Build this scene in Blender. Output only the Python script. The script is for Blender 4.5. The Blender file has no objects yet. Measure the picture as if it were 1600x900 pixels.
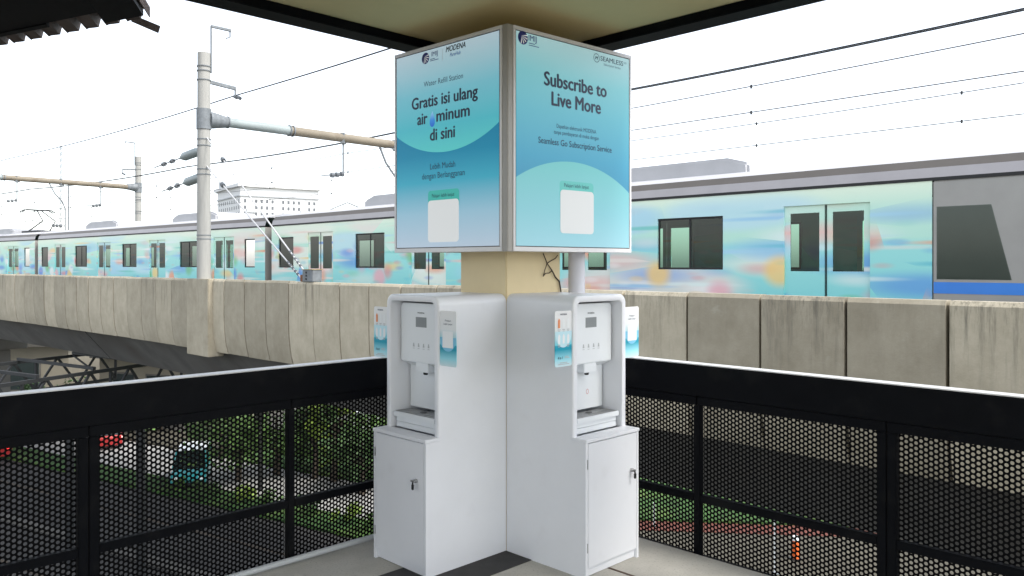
import bpy, bmesh, math, random
from mathutils import Vector, Matrix, Euler
R = math.radians
random.seed(7)
C = bpy.context.scene
COL = C.collection
EYE = 1.65

# ------------------------------------------------------------------ camera, sky, sun, exposure
cam = bpy.data.cameras.new('camera')
cam.lens = 28.125
cam.sensor_width = 36
cam.shift_y = -36 / 1600
cam.clip_start = 0.05
cam.clip_end = 6000
camo = bpy.data.objects.new('camera', cam)
camo.location = (0, 0, EYE)
camo.rotation_euler = (R(90), 0, 0)
COL.objects.link(camo)
C.camera = camo

SUN_EL, SUN_AZ = 52, 125          # azimuth clockwise from +Y (camera direction)
w = bpy.data.worlds.new('World')
C.world = w
w.use_nodes = True
nt = w.node_tree
bgn = nt.nodes['Background']
sky = nt.nodes.new('ShaderNodeTexSky')
sky.sky_type = 'NISHITA'
sky.sun_disc = False
sky.sun_elevation = R(SUN_EL)
sky.sun_rotation = R(SUN_AZ)
sky.air_density = 1.0
sky.dust_density = 1.6
sky.ozone_density = 1.0
hs = nt.nodes.new('ShaderNodeHueSaturation')       # a white overcast: little of the blue is left
hs.inputs['Saturation'].default_value = 0.36
nt.links.new(sky.outputs[0], hs.inputs['Color'])
nt.links.new(hs.outputs[0], bgn.inputs['Color'])
bgn.inputs['Strength'].default_value = 0.15
sl = bpy.data.lights.new('sun', 'SUN')
sl.energy = 1.2
sl.angle = R(14)
sl.color = (1.0, 0.96, 0.9)
so = bpy.data.objects.new('sun', sl)
az, el = R(SUN_AZ), R(SUN_EL)
sdir = Vector((math.sin(az) * math.cos(el), math.cos(az) * math.cos(el), math.sin(el)))
so.rotation_euler = sdir.to_track_quat('Z', 'Y').to_euler()
so.location = (20, -20, 40)
COL.objects.link(so)
C.view_settings.view_transform = 'Standard'
C.view_settings.look = 'None'
C.view_settings.gamma = 1
C.view_settings.use_curve_mapping = False
C.view_settings.exposure = 1.5
C.cycles.max_bounces = 8
C.cycles.diffuse_bounces = 5

# ------------------------------------------------------------------ helpers
class MB:
    """collects shapes into one mesh"""
    def __init__(s):
        s.v, s.f, s.mi = [], [], []
    def add(s, verts, faces, m=0):
        o = len(s.v)
        s.v += [tuple(p) for p in verts]
        s.f += [tuple(i + o for i in f) for f in faces]
        s.mi += [m] * len(faces)
        return s
    def box(s, x0, x1, y0, y1, z0, z1, m=0):
        v = [(x0, y0, z0), (x1, y0, z0), (x1, y1, z0), (x0, y1, z0), (x0, y0, z1), (x1, y0, z1), (x1, y1, z1), (x0, y1, z1)]
        return s.add(v, [(0, 3, 2, 1), (4, 5, 6, 7), (0, 1, 5, 4), (1, 2, 6, 5), (2, 3, 7, 6), (3, 0, 4, 7)], m)
    def prism(s, poly, z0, z1, m=0):
        n = len(poly)
        v = [(p[0], p[1], z0) for p in poly] + [(p[0], p[1], z1) for p in poly]
        f = [tuple(range(n - 1, -1, -1)), tuple(range(n, 2 * n))] + [(i, (i + 1) % n, n + (i + 1) % n, n + i) for i in range(n)]
        return s.add(v, f, m)
    def xzprism(s, poly, y0, y1, m=0):
        n = len(poly)
        v = [(p[0], y0, p[1]) for p in poly] + [(p[0], y1, p[1]) for p in poly]
        f = [tuple(range(n)), tuple(range(2 * n - 1, n - 1, -1))] + [(i, n + i, n + (i + 1) % n, (i + 1) % n) for i in range(n)]
        return s.add(v, f, m)
    def tube(s, pts, r, n=8, caps=True, m=0):
        pts = [Vector(p) for p in pts]
        rs = r if isinstance(r, (list, tuple)) else [r] * len(pts)
        v, f = [], []
        up = None
        for i, p in enumerate(pts):
            d = (pts[min(i + 1, len(pts) - 1)] - pts[max(i - 1, 0)]).normalized()
            if up is None:
                up = Vector((0, 0, 1)) if abs(d.z) < .9 else Vector((1, 0, 0))
            a = d.cross(up).normalized()
            b = a.cross(d).normalized()
            up = b
            for k in range(n):
                t = 2 * math.pi * k / n
                v.append(p + (a * math.cos(t) + b * math.sin(t)) * rs[i])
        for i in range(len(pts) - 1):
            for k in range(n):
                f.append((i * n + k, i * n + (k + 1) % n, (i + 1) * n + (k + 1) % n, (i + 1) * n + k))
        if caps:
            f.append(tuple(range(n - 1, -1, -1)))
            f.append(tuple((len(pts) - 1) * n + k for k in range(n)))
        return s.add(v, f, m)
    def bar(s, a, b, wd, ht, m=0):
        """rectangular bar between two points, ht along z-ish"""
        a, b = Vector(a), Vector(b)
        d = (b - a).normalized()
        up = Vector((0, 0, 1)) if abs(d.z) < .95 else Vector((1, 0, 0))
        x = d.cross(up).normalized() * wd / 2
        z = x.cross(d).normalized() * ht / 2
        v = [a - x - z, a + x - z, a + x + z, a - x + z, b - x - z, b + x - z, b + x + z, b - x + z]
        return s.add(v, [(0, 3, 2, 1), (4, 5, 6, 7), (0, 1, 5, 4), (1, 2, 6, 5), (2, 3, 7, 6), (3, 0, 4, 7)], m)
    def mesh(s, name, mats, smooth=None, bevel=0, seg=2):
        me = bpy.data.meshes.new(name)
        me.from_pydata(s.v, [], s.f)
        for m in (mats if isinstance(mats, (list, tuple)) else [mats]):
            me.materials.append(m)
        if any(s.mi):
            me.polygons.foreach_set('material_index', s.mi)
        bm = bmesh.new()
        bm.from_mesh(me)
        bmesh.ops.recalc_face_normals(bm, faces=bm.faces)
        if bevel:
            es = [e for e in bm.edges if len(e.link_faces) == 2 and e.calc_face_angle(0) > R(35)]
            bmesh.ops.bevel(bm, geom=es, offset=bevel, segments=seg, affect='EDGES', clamp_overlap=True)
        bm.to_mesh(me)
        bm.free()
        if smooth is not None or bevel:
            me.polygons.foreach_set('use_smooth', [True] * len(me.polygons))
            me.set_sharp_from_angle(angle=R(smooth if smooth is not None else 20))
        me.update()
        return me
    def build(s, name, mats, parent=None, smooth=None, bevel=0, seg=2, loc=None, rz=0):
        return link(name, s.mesh(name, mats, smooth, bevel, seg), parent, loc, rz)

def link(name, data, parent=None, loc=None, rz=0):
    o = bpy.data.objects.new(name, data)
    COL.objects.link(o)
    if parent is not None:
        o.parent = parent
    if loc is not None:
        o.location = loc
    o.rotation_euler.z = rz
    return o

def tag(o, label=None, cat=None, group=None, kind=None):
    if label: o['label'] = label
    if cat: o['category'] = cat
    if group: o['group'] = group
    if kind: o['kind'] = kind
    return o

def thing(name, label, cat, loc=(0, 0, 0), rz=0, group=None):
    return tag(link(name, None, None, loc, rz), label, cat, group)

def copy_tree(o, parent=None):
    c = o.copy()
    COL.objects.link(c)
    if parent is not None:
        c.parent = parent
    for ch in list(o.children):
        copy_tree(ch, c)
    return c

_M = {}
def mat(name, col, rough=.55, metal=0., var=.08, scale=6., bump=0., bscale=60., spec=.5, stretch=(1, 1, 1), rnd=0., dirt=None, coat=0.):
    """principled material with a procedural tone variation"""
    if name in _M:
        return _M[name]
    m = bpy.data.materials.new(name)
    m.use_nodes = True
    t = m.node_tree
    L = t.links.new
    p = t.nodes['Principled BSDF']
    p.inputs['Roughness'].default_value = rough
    p.inputs['Metallic'].default_value = metal
    p.inputs['Specular IOR Level'].default_value = spec
    p.inputs['Coat Weight'].default_value = coat
    tc = t.nodes.new('ShaderNodeTexCoord')
    mp = t.nodes.new('ShaderNodeMapping')
    mp.inputs['Scale'].default_value = stretch
    L(tc.outputs['Object'], mp.inputs[0])
    n = t.nodes.new('ShaderNodeTexNoise')
    n.inputs['Scale'].default_value = scale
    n.inputs['Detail'].default_value = 6
    n.inputs['Roughness'].default_value = .6
    L(mp.outputs[0], n.inputs['Vector'])
    mr = t.nodes.new('ShaderNodeMapRange')
    mr.inputs[1].default_value = .3
    mr.inputs[2].default_value = .7
    mr.inputs[3].default_value = 1 - var
    mr.inputs[4].default_value = 1 + var
    L(n.outputs[0], mr.inputs[0])
    val = mr.outputs[0]
    if rnd:
        oi = t.nodes.new('ShaderNodeObjectInfo')
        r2 = t.nodes.new('ShaderNodeMapRange')
        r2.inputs[3].default_value = 1 - rnd
        r2.inputs[4].default_value = 1 + rnd
        L(oi.outputs['Random'], r2.inputs[0])
        mu = t.nodes.new('ShaderNodeMath')
        mu.operation = 'MULTIPLY'
        L(val, mu.inputs[0]); L(r2.outputs[0], mu.inputs[1])
        val = mu.outputs[0]
    vm = t.nodes.new('ShaderNodeVectorMath')
    vm.operation = 'SCALE'
    vm.inputs[0].default_value = col
    L(val, vm.inputs['Scale'])
    out = vm.outputs[0]
    if dirt:
        dcol, dscale, lo, hi = dirt
        n2 = t.nodes.new('ShaderNodeTexNoise')
        n2.inputs['Scale'].default_value = dscale
        n2.inputs['Detail'].default_value = 8
        L(mp.outputs[0], n2.inputs['Vector'])
        m2 = t.nodes.new('ShaderNodeMapRange')
        m2.inputs[1].default_value = lo; m2.inputs[2].default_value = hi
        L(n2.outputs[0], m2.inputs[0])
        mx = t.nodes.new('ShaderNodeMix')
        mx.data_type = 'RGBA'
        L(m2.outputs[0], mx.inputs[0])
        L(out, mx.inputs[6])
        mx.inputs[7].default_value = (*dcol, 1)
        out = mx.outputs[2]
    L(out, p.inputs['Base Color'])
    if bump:
        nb = t.nodes.new('ShaderNodeTexNoise')
        nb.inputs['Scale'].default_value = bscale
        nb.inputs['Detail'].default_value = 5
        L(mp.outputs[0], nb.inputs['Vector'])
        b = t.nodes.new('ShaderNodeBump')
        b.inputs['Strength'].default_value = bump
        b.inputs['Distance'].default_value = .01
        L(nb.outputs[0], b.inputs['Height'])
        L(b.outputs[0], p.inputs['Normal'])
    _M[name] = m
    return m

def ramp_mat(name, axis, stops, rough=.35, lit=0.):
    """printed gradient along an object axis; stops = [(metres, rgb)]"""
    m = bpy.data.materials.new(name)
    m.use_nodes = True
    t = m.node_tree
    L = t.links.new
    p = t.nodes['Principled BSDF']
    p.inputs['Roughness'].default_value = rough
    p.inputs['Specular IOR Level'].default_value = .25
    tc = t.nodes.new('ShaderNodeTexCoord')
    sp = t.nodes.new('ShaderNodeSeparateXYZ')
    L(tc.outputs['Object'], sp.inputs[0])
    mr = t.nodes.new('ShaderNodeMapRange')
    a, b = stops[0][0], stops[-1][0]
    mr.inputs[1].default_value = a; mr.inputs[2].default_value = b
    L(sp.outputs[axis], mr.inputs[0])
    cr = t.nodes.new('ShaderNodeValToRGB')
    e = cr.color_ramp.elements
    while len(e) < len(stops):
        e.new(.5)
    for i, (z, c) in enumerate(stops):
        e[i].position = (z - a) / (b - a)
        e[i].color = (*c, 1)
    L(mr.outputs[0], cr.inputs[0])
    if lit:                                       # translucent film of a light box: lit from behind, less white by day
        vs = t.nodes.new('ShaderNodeVectorMath'); vs.operation = 'SCALE'; vs.inputs['Scale'].default_value = .42
        L(cr.outputs[0], vs.inputs[0]); L(vs.outputs[0], p.inputs['Base Color'])
        L(cr.outputs[0], p.inputs['Emission Color']); p.inputs['Emission Strength'].default_value = lit
    else:
        L(cr.outputs[0], p.inputs['Base Color'])
    return m

LIT = .20
def lin(r, g, b):
    f = lambda c: (c / 255 / 12.92) if c <= 10 else ((c / 255 + .055) / 1.055) ** 2.4
    return (f(r), f(g), f(b))

def glass(name, col=(.02, .03, .03), rough=.04, spec=.6):
    return mat(name, col, rough, 0, .05, 2, spec=spec)

# ------------------------------------------------------------------ materials
M = dict(
    floor=mat('terrazzo concrete', (.46, .445, .40), .75, 0, .12, 4, .12, 220, dirt=((.34, .33, .30), 90, .56, .68)),
    band=mat('dark floor strip', (.035, .034, .034), .8, 0, .2, 14, .2, 160),
    joint=mat('rusty joint strip', (.09, .055, .04), .8, 0, .3, 20),
    ceiling=mat('cream ceiling paint', (.66, .55, .29), .85, 0, .05, 1.5),
    cream=mat('cream wall paint', (.72, .60, .37), .7, 0, .05, 3, .04, 40, dirt=((.58, .47, .28), 5, .62, .8)),
    black=mat('black painted steel', (.004, .0045, .006), .5, 0, .15, 8, .05, 40, spec=.06, dirt=((.014, .014, .014), 5, .55, .85)),
    blackmesh=mat('black perforated steel', (.004, .004, .0045), .6, 0, .15, 8, spec=.05),
    cap=mat('pale rail sky sheen', (.62, .62, .62), .4, 0, .06, 8),  # pale colour stands for sky reflected in the railing top
    white=mat('white laminate', (.755, .77, .80), .36, 0, .03, 2.2, .03, 18, dirt=((.71, .72, .745), 7, .62, .85)),
    whitep=mat('white plastic', (.76, .79, .81), .28, 0, .02, 3),
    greypl=mat('grey screen', (.24, .26, .27), .3, 0, .05, 8),
    lightgrey=mat('light grey print', (.45, .47, .48), .5, 0, .02, 3),
    steel=mat('brushed steel', (.42, .42, .42), .32, .8, .1, 30, stretch=(1, 12, 1)),
    dark=mat('dark plastic', (.01, .01, .01), .4, 0, .1, 5),
    alu=mat('sign aluminium', (.74, .74, .76), .35, .05, .04, 5),
    aludark=mat('sign corner profile', (.33, .32, .30), .42, .25, .05, 5),
    navy=mat('navy print', lin(25, 42, 78), .5, 0, .02, 2),
    logonavy=mat('logo navy print', lin(22, 38, 120), .5, 0, .02, 2),
    blueprint=mat('blue print', lin(30, 90, 190), .5, 0, .02, 2),
    blackprint=mat('black print', lin(18, 22, 30), .5, 0, .02, 2),
    card=mat('white print', (.80, .83, .84), .45, 0, .02, 2),
    teal=mat('teal print', lin(60, 185, 175), .5, 0, .02, 2),
    tealpale=mat('pale teal print', lin(110, 205, 200), .5, 0, .02, 2),
    orangeprint=mat('orange print', lin(225, 140, 90), .5, 0, .02, 2),
    bluepale=mat('pale blue print', lin(120, 190, 220), .5, 0, .02, 2),
    conc=None,
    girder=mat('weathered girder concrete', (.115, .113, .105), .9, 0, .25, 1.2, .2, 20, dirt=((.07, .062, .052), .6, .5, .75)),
    pole=mat('pale concrete pole', (.33, .325, .30), .8, 0, .1, 3, .1, 30, stretch=(4, 4, .4)),
    galv=mat('galvanised steel', (.17, .185, .195), .6, .1, .2, 8),
    boom=mat('rust stained boom pipe', (.20, .17, .125), .6, 0, .18, 1.2, dirt=((.14, .105, .07), 1.5, .55, .75)),
    sleeve=mat('pale green boom pipe', (.27, .31, .305), .5, 0, .08, 2),
    insul=mat('brown grey insulator', (.10, .11, .12), .3, 0, .1, 5),
    wire=mat('overhead wire', (.035, .037, .04), .5, .3, .1, 3),
    palewire=mat('pale overhead wire', (.13, .13, .135), .5, .2, .1, 3),
    thinwire=mat('pale stay wire', (.5, .5, .5), .5, .2, .1, 3),
    roof_sheet=mat('rusty roof sheet', (.11, .085, .075), .7, 0, .25, 5, dirt=((.05, .03, .022), 4, .5, .7)),
    rust=mat('rusty steel', (.22, .09, .035), .85, 0, .3, 4),
    truss=mat('dark grey truss steel', (.022, .024, .026), .6, .1, .25, 3),
    asphalt=mat('grey asphalt', (.045, .043, .04), .9, 0, .2, .4, .2, 8),
    lane=mat('pale road concrete', (.30, .295, .28), .9, 0, .15, .3, .2, 8),
    soil=mat('ground', (.06, .058, .05), .95, 0, .25, .1),
    lawn=mat('lawn grass', (.03, .08, .014), .95, 0, .45, 1.1, .8, 6, dirt=((.10, .16, .03), .5, .5, .75)),
    brick=mat('red brick paving', (.12, .035, .022), .9, 0, .3, 3),
    pave=mat('beige paving', (.075, .068, .048), .9, 0, .2, 1.2),
    kerb=mat('kerb concrete', (.10, .095, .085), .9, 0, .15, 2),
    bark=mat('bark', (.07, .055, .04), .95, 0, .3, 4),
    leaf=mat('leaves', (.075, .15, .03), .6, 0, .5, 1.3),
    leafl=mat('lime leaves', (.19, .28, .04), .6, 0, .4, 1.3),
    leafd=mat('dark leaves', (.04, .085, .022), .6, 0, .5, 1.3),
    glass=glass('dark glass'),
    paintw=mat('pale wall paint', (.78, .78, .76), .8, 0, .05, .05),
    winfar=mat('far window glass', (.13, .14, .15), .3, 0, .05, .1),
    bld=mat('beige building wall', (.22, .20, .155), .9, 0, .15, .3),
    orange=mat('orange plastic', (.75, .13, .02), .4, 0, .1, 3),
    tyre=mat('tyre rubber', (.02, .02, .02), .9),
    pvc=mat('white pvc', (.62, .62, .66), .4, 0, .04, 4),
)

# parapet concrete: each panel its own tone, dark run-off streaks from the coping
def concrete():
    m = bpy.data.materials.new('parapet concrete')
    m.use_nodes = True
    t = m.node_tree
    L = t.links.new
    N = t.nodes.new
    p = t.nodes['Principled BSDF']
    p.inputs['Roughness'].default_value = .9
    tc = N('ShaderNodeTexCoord')
    oi = N('ShaderNodeObjectInfo')
    off = N('ShaderNodeVectorMath'); off.operation = 'SCALE'
    off.inputs[0].default_value = (37, 19, 23)
    L(oi.outputs['Random'], off.inputs['Scale'])
    ad = N('ShaderNodeVectorMath'); ad.operation = 'ADD'
    L(tc.outputs['Object'], ad.inputs[0]); L(off.outputs[0], ad.inputs[1])
    def noise(scale, st, detail=6, rough=.6):
        mp = N('ShaderNodeMapping'); mp.inputs['Scale'].default_value = st
        L(ad.outputs[0], mp.inputs[0])
        n = N('ShaderNodeTexNoise'); n.inputs['Scale'].default_value = scale
        n.inputs['Detail'].default_value = detail; n.inputs['Roughness'].default_value = rough
        L(mp.outputs[0], n.inputs['Vector'])
        return n.outputs[0]
    def mrange(v, a, b, c, d):
        r = N('ShaderNodeMapRange')
        for i, x in enumerate((a, b, c, d)): r.inputs[i + 1].default_value = x
        L(v, r.inputs[0])
        return r.outputs[0]
    def math_(op, a, b):
        n = N('ShaderNodeMath'); n.operation = op
        for i, x in enumerate((a, b)):
            if isinstance(x, (int, float)): n.inputs[i].default_value = x
            else: L(x, n.inputs[i])
        return n.outputs[0]
    cr = N('ShaderNodeValToRGB')
    cr.color_ramp.elements[0].color = (.36, .318, .232, 1)
    cr.color_ramp.elements[1].color = (.50, .448, .34, 1)
    L(mrange(noise(2.6, (1, 1, .8), 8, .7), .3, .7, 0, 1), cr.inputs[0])
    tone = N('ShaderNodeVectorMath'); tone.operation = 'SCALE'
    L(cr.outputs[0], tone.inputs[0])
    L(mrange(oi.outputs['Random'], 0, 1, .78, 1.10), tone.inputs['Scale'])
    sp = N('ShaderNodeSeparateXYZ'); L(tc.outputs['Object'], sp.inputs[0])
    streak = mrange(noise(7, (1.5, 1.5, .12), 5, .7), .50, .72, 0, 1)
    high = mrange(sp.outputs[2], .5, 1.88, 0, 1)
    grime = math_('MULTIPLY', streak, math_('POWER', high, 1.6))
    fine = mrange(noise(20, (2, 2, .25), 4, .7), .5, .75, 0, .9)
    top = math_('MULTIPLY', fine, mrange(sp.outputs[2], 1.45, 1.88, 0, 1))
    g = math_('MAXIMUM', grime, top)
    amount = N('ShaderNodeMath'); amount.operation = 'MULTIPLY'
    L(g, amount.inputs[0])
    rr = math_('FRACT', math_('MULTIPLY', oi.outputs['Random'], 7.31), 0)
    L(mrange(rr, .1, .9, .15, 1), amount.inputs[1])
    mx = N('ShaderNodeMix'); mx.data_type = 'RGBA'
    L(amount.outputs[0], mx.inputs[0]); L(tone.outputs[0], mx.inputs[6])
    mx.inputs[7].default_value = (.062, .06, .05, 1)
    # pale lime marks
    mx2 = N('ShaderNodeMix'); mx2.data_type = 'RGBA'
    L(mrange(noise(3.5, (1.2, 1.2, 1.4), 3), .66, .74, 0, .35), mx2.inputs[0])
    L(mx.outputs[2], mx2.inputs[6]); mx2.inputs[7].default_value = (.45, .42, .34, 1)
    L(mx2.outputs[2], p.inputs['Base Color'])
    b = N('ShaderNodeBump'); b.inputs['Strength'].default_value = .25; b.inputs['Distance'].default_value = .01
    L(noise(35, (1, 1, 1), 5), b.inputs['Height']); L(b.outputs[0], p.inputs['Normal'])
    return m
M['conc'] = concrete()

# train wrap: mint body with a printed pattern of soft coloured patches
def livery():
    m = bpy.data.materials.new('painted train wrap')
    m.use_nodes = True
    t = m.node_tree
    L = t.links.new
    N = t.nodes.new
    p = t.nodes['Principled BSDF']
    p.inputs['Roughness'].default_value = .3
    tc = N('ShaderNodeTexCoord')
    oi = N('ShaderNodeObjectInfo')
    sp = N('ShaderNodeSeparateXYZ'); L(tc.outputs['Object'], sp.inputs[0])
    cr = N('ShaderNodeValToRGB')
    e = cr.color_ramp.elements
    stops = [(1.0, lin(134, 214, 214)), (1.95, lin(158, 226, 220)), (2.05, lin(186, 232, 214)), (2.5, lin(196, 234, 214)), (2.85, lin(232, 246, 222)), (3.2, lin(240, 249, 228))]
    mr = N('ShaderNodeMapRange'); mr.inputs[1].default_value = .8; mr.inputs[2].default_value = 3.2
    L(sp.outputs[2], mr.inputs[0])
    while len(e) < len(stops): e.new(.5)
    for i, (z, c) in enumerate(stops):
        e[i].position = (z - .8) / 2.4; e[i].color = (*c, 1)
    L(mr.outputs[0], cr.inputs[0])
    off = N('ShaderNodeVectorMath'); off.operation = 'SCALE'; off.inputs[0].default_value = (61, 0, 13)
    L(oi.outputs['Random'], off.inputs['Scale'])
    ad = N('ShaderNodeVectorMath'); ad.operation = 'ADD'
    L(tc.outputs['Object'], ad.inputs[0]); L(off.outputs[0], ad.inputs[1])
    last = cr.outputs[0]
    def layer(last, st, r0, r1, seed, cols, amt, zlo, zhi, prob):
        mp = N('ShaderNodeMapping'); mp.inputs['Scale'].default_value = st; mp.inputs['Location'].default_value = (seed, 0, seed * .7)
        L(ad.outputs[0], mp.inputs[0])
        fl = N('ShaderNodeVectorMath'); fl.operation = 'MULTIPLY'; fl.inputs[1].default_value = (1, 0, 1)
        L(mp.outputs[0], fl.inputs[0])
        vo = N('ShaderNodeTexVoronoi'); vo.feature = 'F1'; vo.inputs['Scale'].default_value = 1.0; vo.inputs['Randomness'].default_value = .9
        L(fl.outputs[0], vo.inputs['Vector'])
        sx = N('ShaderNodeSeparateColor'); L(vo.outputs['Color'], sx.inputs[0])
        cc = N('ShaderNodeValToRGB'); cc.color_ramp.interpolation = 'CONSTANT'
        ee = cc.color_ramp.elements
        while len(ee) < len(cols): ee.new(.5)
        for i, c in enumerate(cols):
            ee[i].position = i / len(cols); ee[i].color = (*c, 1)
        L(sx.outputs[0], cc.inputs[0])
        mk = N('ShaderNodeMapRange'); mk.inputs[1].default_value = r1; mk.inputs[2].default_value = r0; mk.inputs[4].default_value = amt
        mk.interpolation_type = 'SMOOTHSTEP'
        L(vo.outputs['Distance'], mk.inputs[0])
        on = N('ShaderNodeMath'); on.operation = 'LESS_THAN'; on.inputs[1].default_value = prob
        L(sx.outputs[1], on.inputs[0])
        zz = N('ShaderNodeMapRange'); zz.inputs[1].default_value = zhi; zz.inputs[2].default_value = zlo; L(sp.outputs[2], zz.inputs[0])
        zz.interpolation_type = 'SMOOTHSTEP'
        mm = N('ShaderNodeMath'); mm.operation = 'MULTIPLY'; L(mk.outputs[0], mm.inputs[0]); L(zz.outputs[0], mm.inputs[1])
        m3 = N('ShaderNodeMath'); m3.operation = 'MULTIPLY'; L(mm.outputs[0], m3.inputs[0]); L(on.outputs[0], m3.inputs[1])
        mx = N('ShaderNodeMix'); mx.data_type = 'RGBA'
        L(m3.outputs[0], mx.inputs[0]); L(last, mx.inputs[6]); L(cc.outputs[0], mx.inputs[7])
        return mx.outputs[2]
    pale = [lin(225, 240, 235), lin(190, 225, 235), lin(170, 215, 235), lin(240, 240, 225), lin(180, 228, 205), lin(235, 225, 215)]
    pal1 = [lin(90, 150, 220), lin(140, 195, 230), lin(240, 244, 244), lin(110, 200, 190), lin(240, 190, 180), lin(90, 190, 205)]
    pal2 = [lin(240, 150, 105), lin(245, 205, 115), lin(232, 120, 115), lin(245, 242, 238), lin(70, 120, 215), lin(110, 190, 120), lin(235, 170, 180)]
    last = layer(last, (.34, 1, 1.5), .40, .66, 3.1, pale, .8, 2.6, 3.0, .6)
    last = layer(last, (.42, 1, 2.2), .12, .62, 9.4, pal1, .75, 2.2, 2.7, .5)
    last = layer(last, (.8, 1, 2.8), .10, .5, 17.7, pal2, .7, 2.3, 2.75, .42)
    last = layer(last, (.4, 1, 8.5), .15, .5, 23.2, pale + pal1 + pal2[:2], .8, 2.4, 2.9, .5)
    last = layer(last, (1.3, 1, 1.5), .20, .50, 45.3, pal2, .8, 1.85, 2.35, .55)
    last = layer(last, (1.6, 1, 5.5), .12, .42, 31.9, pal2 + pal1, .4, 1.9, 2.5, .35)
    L(last, p.inputs['Base Color'])
    return m
M['wrap'] = livery()
M['tsteel'] = mat('train grey steel', (.34, .33, .305), .38, .1, .06, 2)
M['troofband'] = mat('train cantrail grey', (.10, .09, .08), .5, .1, .08, 2)
M['troofband2'] = mat('train gutter grey', (.34, .325, .33), .45, .1, .06, 2)
M['troof'] = mat('train roof pale grey', (.42, .42, .43), .6, 0, .06, 2)
M['tdoor'] = mat('mint train door', lin(170, 226, 206), .35, 0, .1, 2)
M['tglass'] = mat('train dark glass', (.02, .034, .03), .05, 0, .1, 2, spec=.7)
M['tglassg'] = mat('train green tinted glass', (.13, .27, .21), .06, 0, .2, 3, spec=.7)
def tinted(name, tint, refl):
    m = bpy.data.materials.new(name)
    m.use_nodes = True
    t = m.node_tree
    L = t.links.new
    t.nodes.remove(t.nodes['Principled BSDF'])
    tr = t.nodes.new('ShaderNodeBsdfTransparent'); tr.inputs[0].default_value = (*tint, 1)
    gl = t.nodes.new('ShaderNodeBsdfGlossy'); gl.inputs['Roughness'].default_value = .03
    n = t.nodes.new('ShaderNodeTexNoise'); n.inputs['Scale'].default_value = .8
    b = t.nodes.new('ShaderNodeBump'); b.inputs['Strength'].default_value = .04
    L(n.outputs[0], b.inputs['Height']); L(b.outputs[0], gl.inputs['Normal'])
    fr = t.nodes.new('ShaderNodeFresnel'); fr.inputs['IOR'].default_value = refl
    mx = t.nodes.new('ShaderNodeMixShader')
    L(fr.outputs[0], mx.inputs[0]); L(tr.outputs[0], mx.inputs[1]); L(gl.outputs[0], mx.inputs[2])
    L(mx.outputs[0], t.nodes['Material Output'].inputs['Surface'])
    return m
M['tglass'] = tinted('train tinted glass', (.46, .55, .51), 1.55)
M['tglassg'] = tinted('train green glass', (.50, .74, .63), 1.55)
M['trubber'] = mat('train black trim', (.015, .015, .015), .6)
M['tblue'] = mat('train blue stripe', lin(60, 130, 215), .35, 0, .04, 2)

# ------------------------------------------------------------------ text
def text_mesh(s, bold=0., shear=0.):
    cu = bpy.data.curves.new('lettering', 'FONT')
    cu.body = s
    cu.size = 1
    cu.offset = bold
    cu.shear = shear
    cu.resolution_u = 3
    o = bpy.data.objects.new('lettering', cu)
    COL.objects.link(o)
    bpy.context.view_layer.update()
    dg = bpy.context.evaluated_depsgraph_get()
    me = bpy.data.meshes.new_from_object(o.evaluated_get(dg))
    bpy.data.objects.remove(o)
    bpy.data.curves.remove(cu)
    return me

def capheight():
    me = text_mesh('H')
    return max(v.co.y for v in me.vertices) - min(v.co.y for v in me.vertices)
CAP = capheight()

def lettering(s, x0, x1, z, cap, material, parent, y=-.002, bold=0., shear=0.):
    """text on the local XZ plane, facing -Y, fitted between x0 and x1 with the given capital height"""
    me = text_mesh(s, 0., shear)
    xs = [v.co.x for v in me.vertices]
    a, b = min(xs), max(xs)
    for v in me.vertices:
        x, yy = v.co.x, v.co.y
        v.co = ((x - a) / (b - a) * (x1 - x0) + x0, y, z + yy / CAP * cap)
    if bold:                                     # heavier strokes: the outline laid over itself a hair apart
        src = [(v.co.x, v.co.y, v.co.z) for v in me.vertices]
        fc = [tuple(q.vertices) for q in me.polygons]
        mb = MB()
        e = bold * cap / CAP
        for k, (dx, dz) in enumerate(((-e, 0), (e, 0), (0, e * .6), (0, -e * .6))):
            mb.add([(x + dx, yy - .00012 * k, zz + dz) for x, yy, zz in src], fc)
        me = bpy.data.meshes.new('lettering')
        me.from_pydata(mb.v, [], mb.f)
    me.materials.clear()
    me.materials.append(material)
    return link('lettering', me, parent)

def disc(mb, cx, cz, r, y, n=28, m=0, rz=None):
    rz = rz or r
    return mb.add([(cx + r * math.cos(2 * math.pi * i / n), y, cz + rz * math.sin(2 * math.pi * i / n)) for i in range(n)], [tuple(range(n))], m)

def rrect(x0, x1, z0, z1, r, n=5, top=True, bottom=True):
    pts = []
    def arc(cx, cz, a0):
        for i in range(n + 1):
            a = R(a0 + 90 * i / n)
            pts.append((cx + r * math.cos(a), cz + r * math.sin(a)))
    if bottom:
        arc(x0 + r, z0 + r, 180); arc(x1 - r, z0 + r, 270)
    else:
        pts.extend([(x0, z0), (x1, z0)])
    if top:
        arc(x1 - r, z1 - r, 0); arc(x0 + r, z1 - r, 90)
    else:
        pts.extend([(x1, z1), (x0, z1)])
    return pts

def flat(mb, poly, y, m=0):
    return mb.add([(p[0], y, p[1]) for p in poly], [tuple(range(len(poly)))], m)

# ------------------------------------------------------------------ platform
CX, CY = -.033, 4.61                 # the column corner that points at the camera
S = math.sqrt(.5)
def pl(u, v, z=0):                   # u runs left-forward, v right-forward along the platform edges
    return (CX - S * u + S * v, CY - S * u - S * v, z)
PLAT_RZ = R(-135)                    # local +X = u;  local +Y = -v ... see plat_local
def P(u0, u1, v0, v1):
    return [pl(u0, v0)[:2], pl(u1, v0)[:2], pl(u1, v1)[:2], pl(u0, v1)[:2]]

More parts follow.
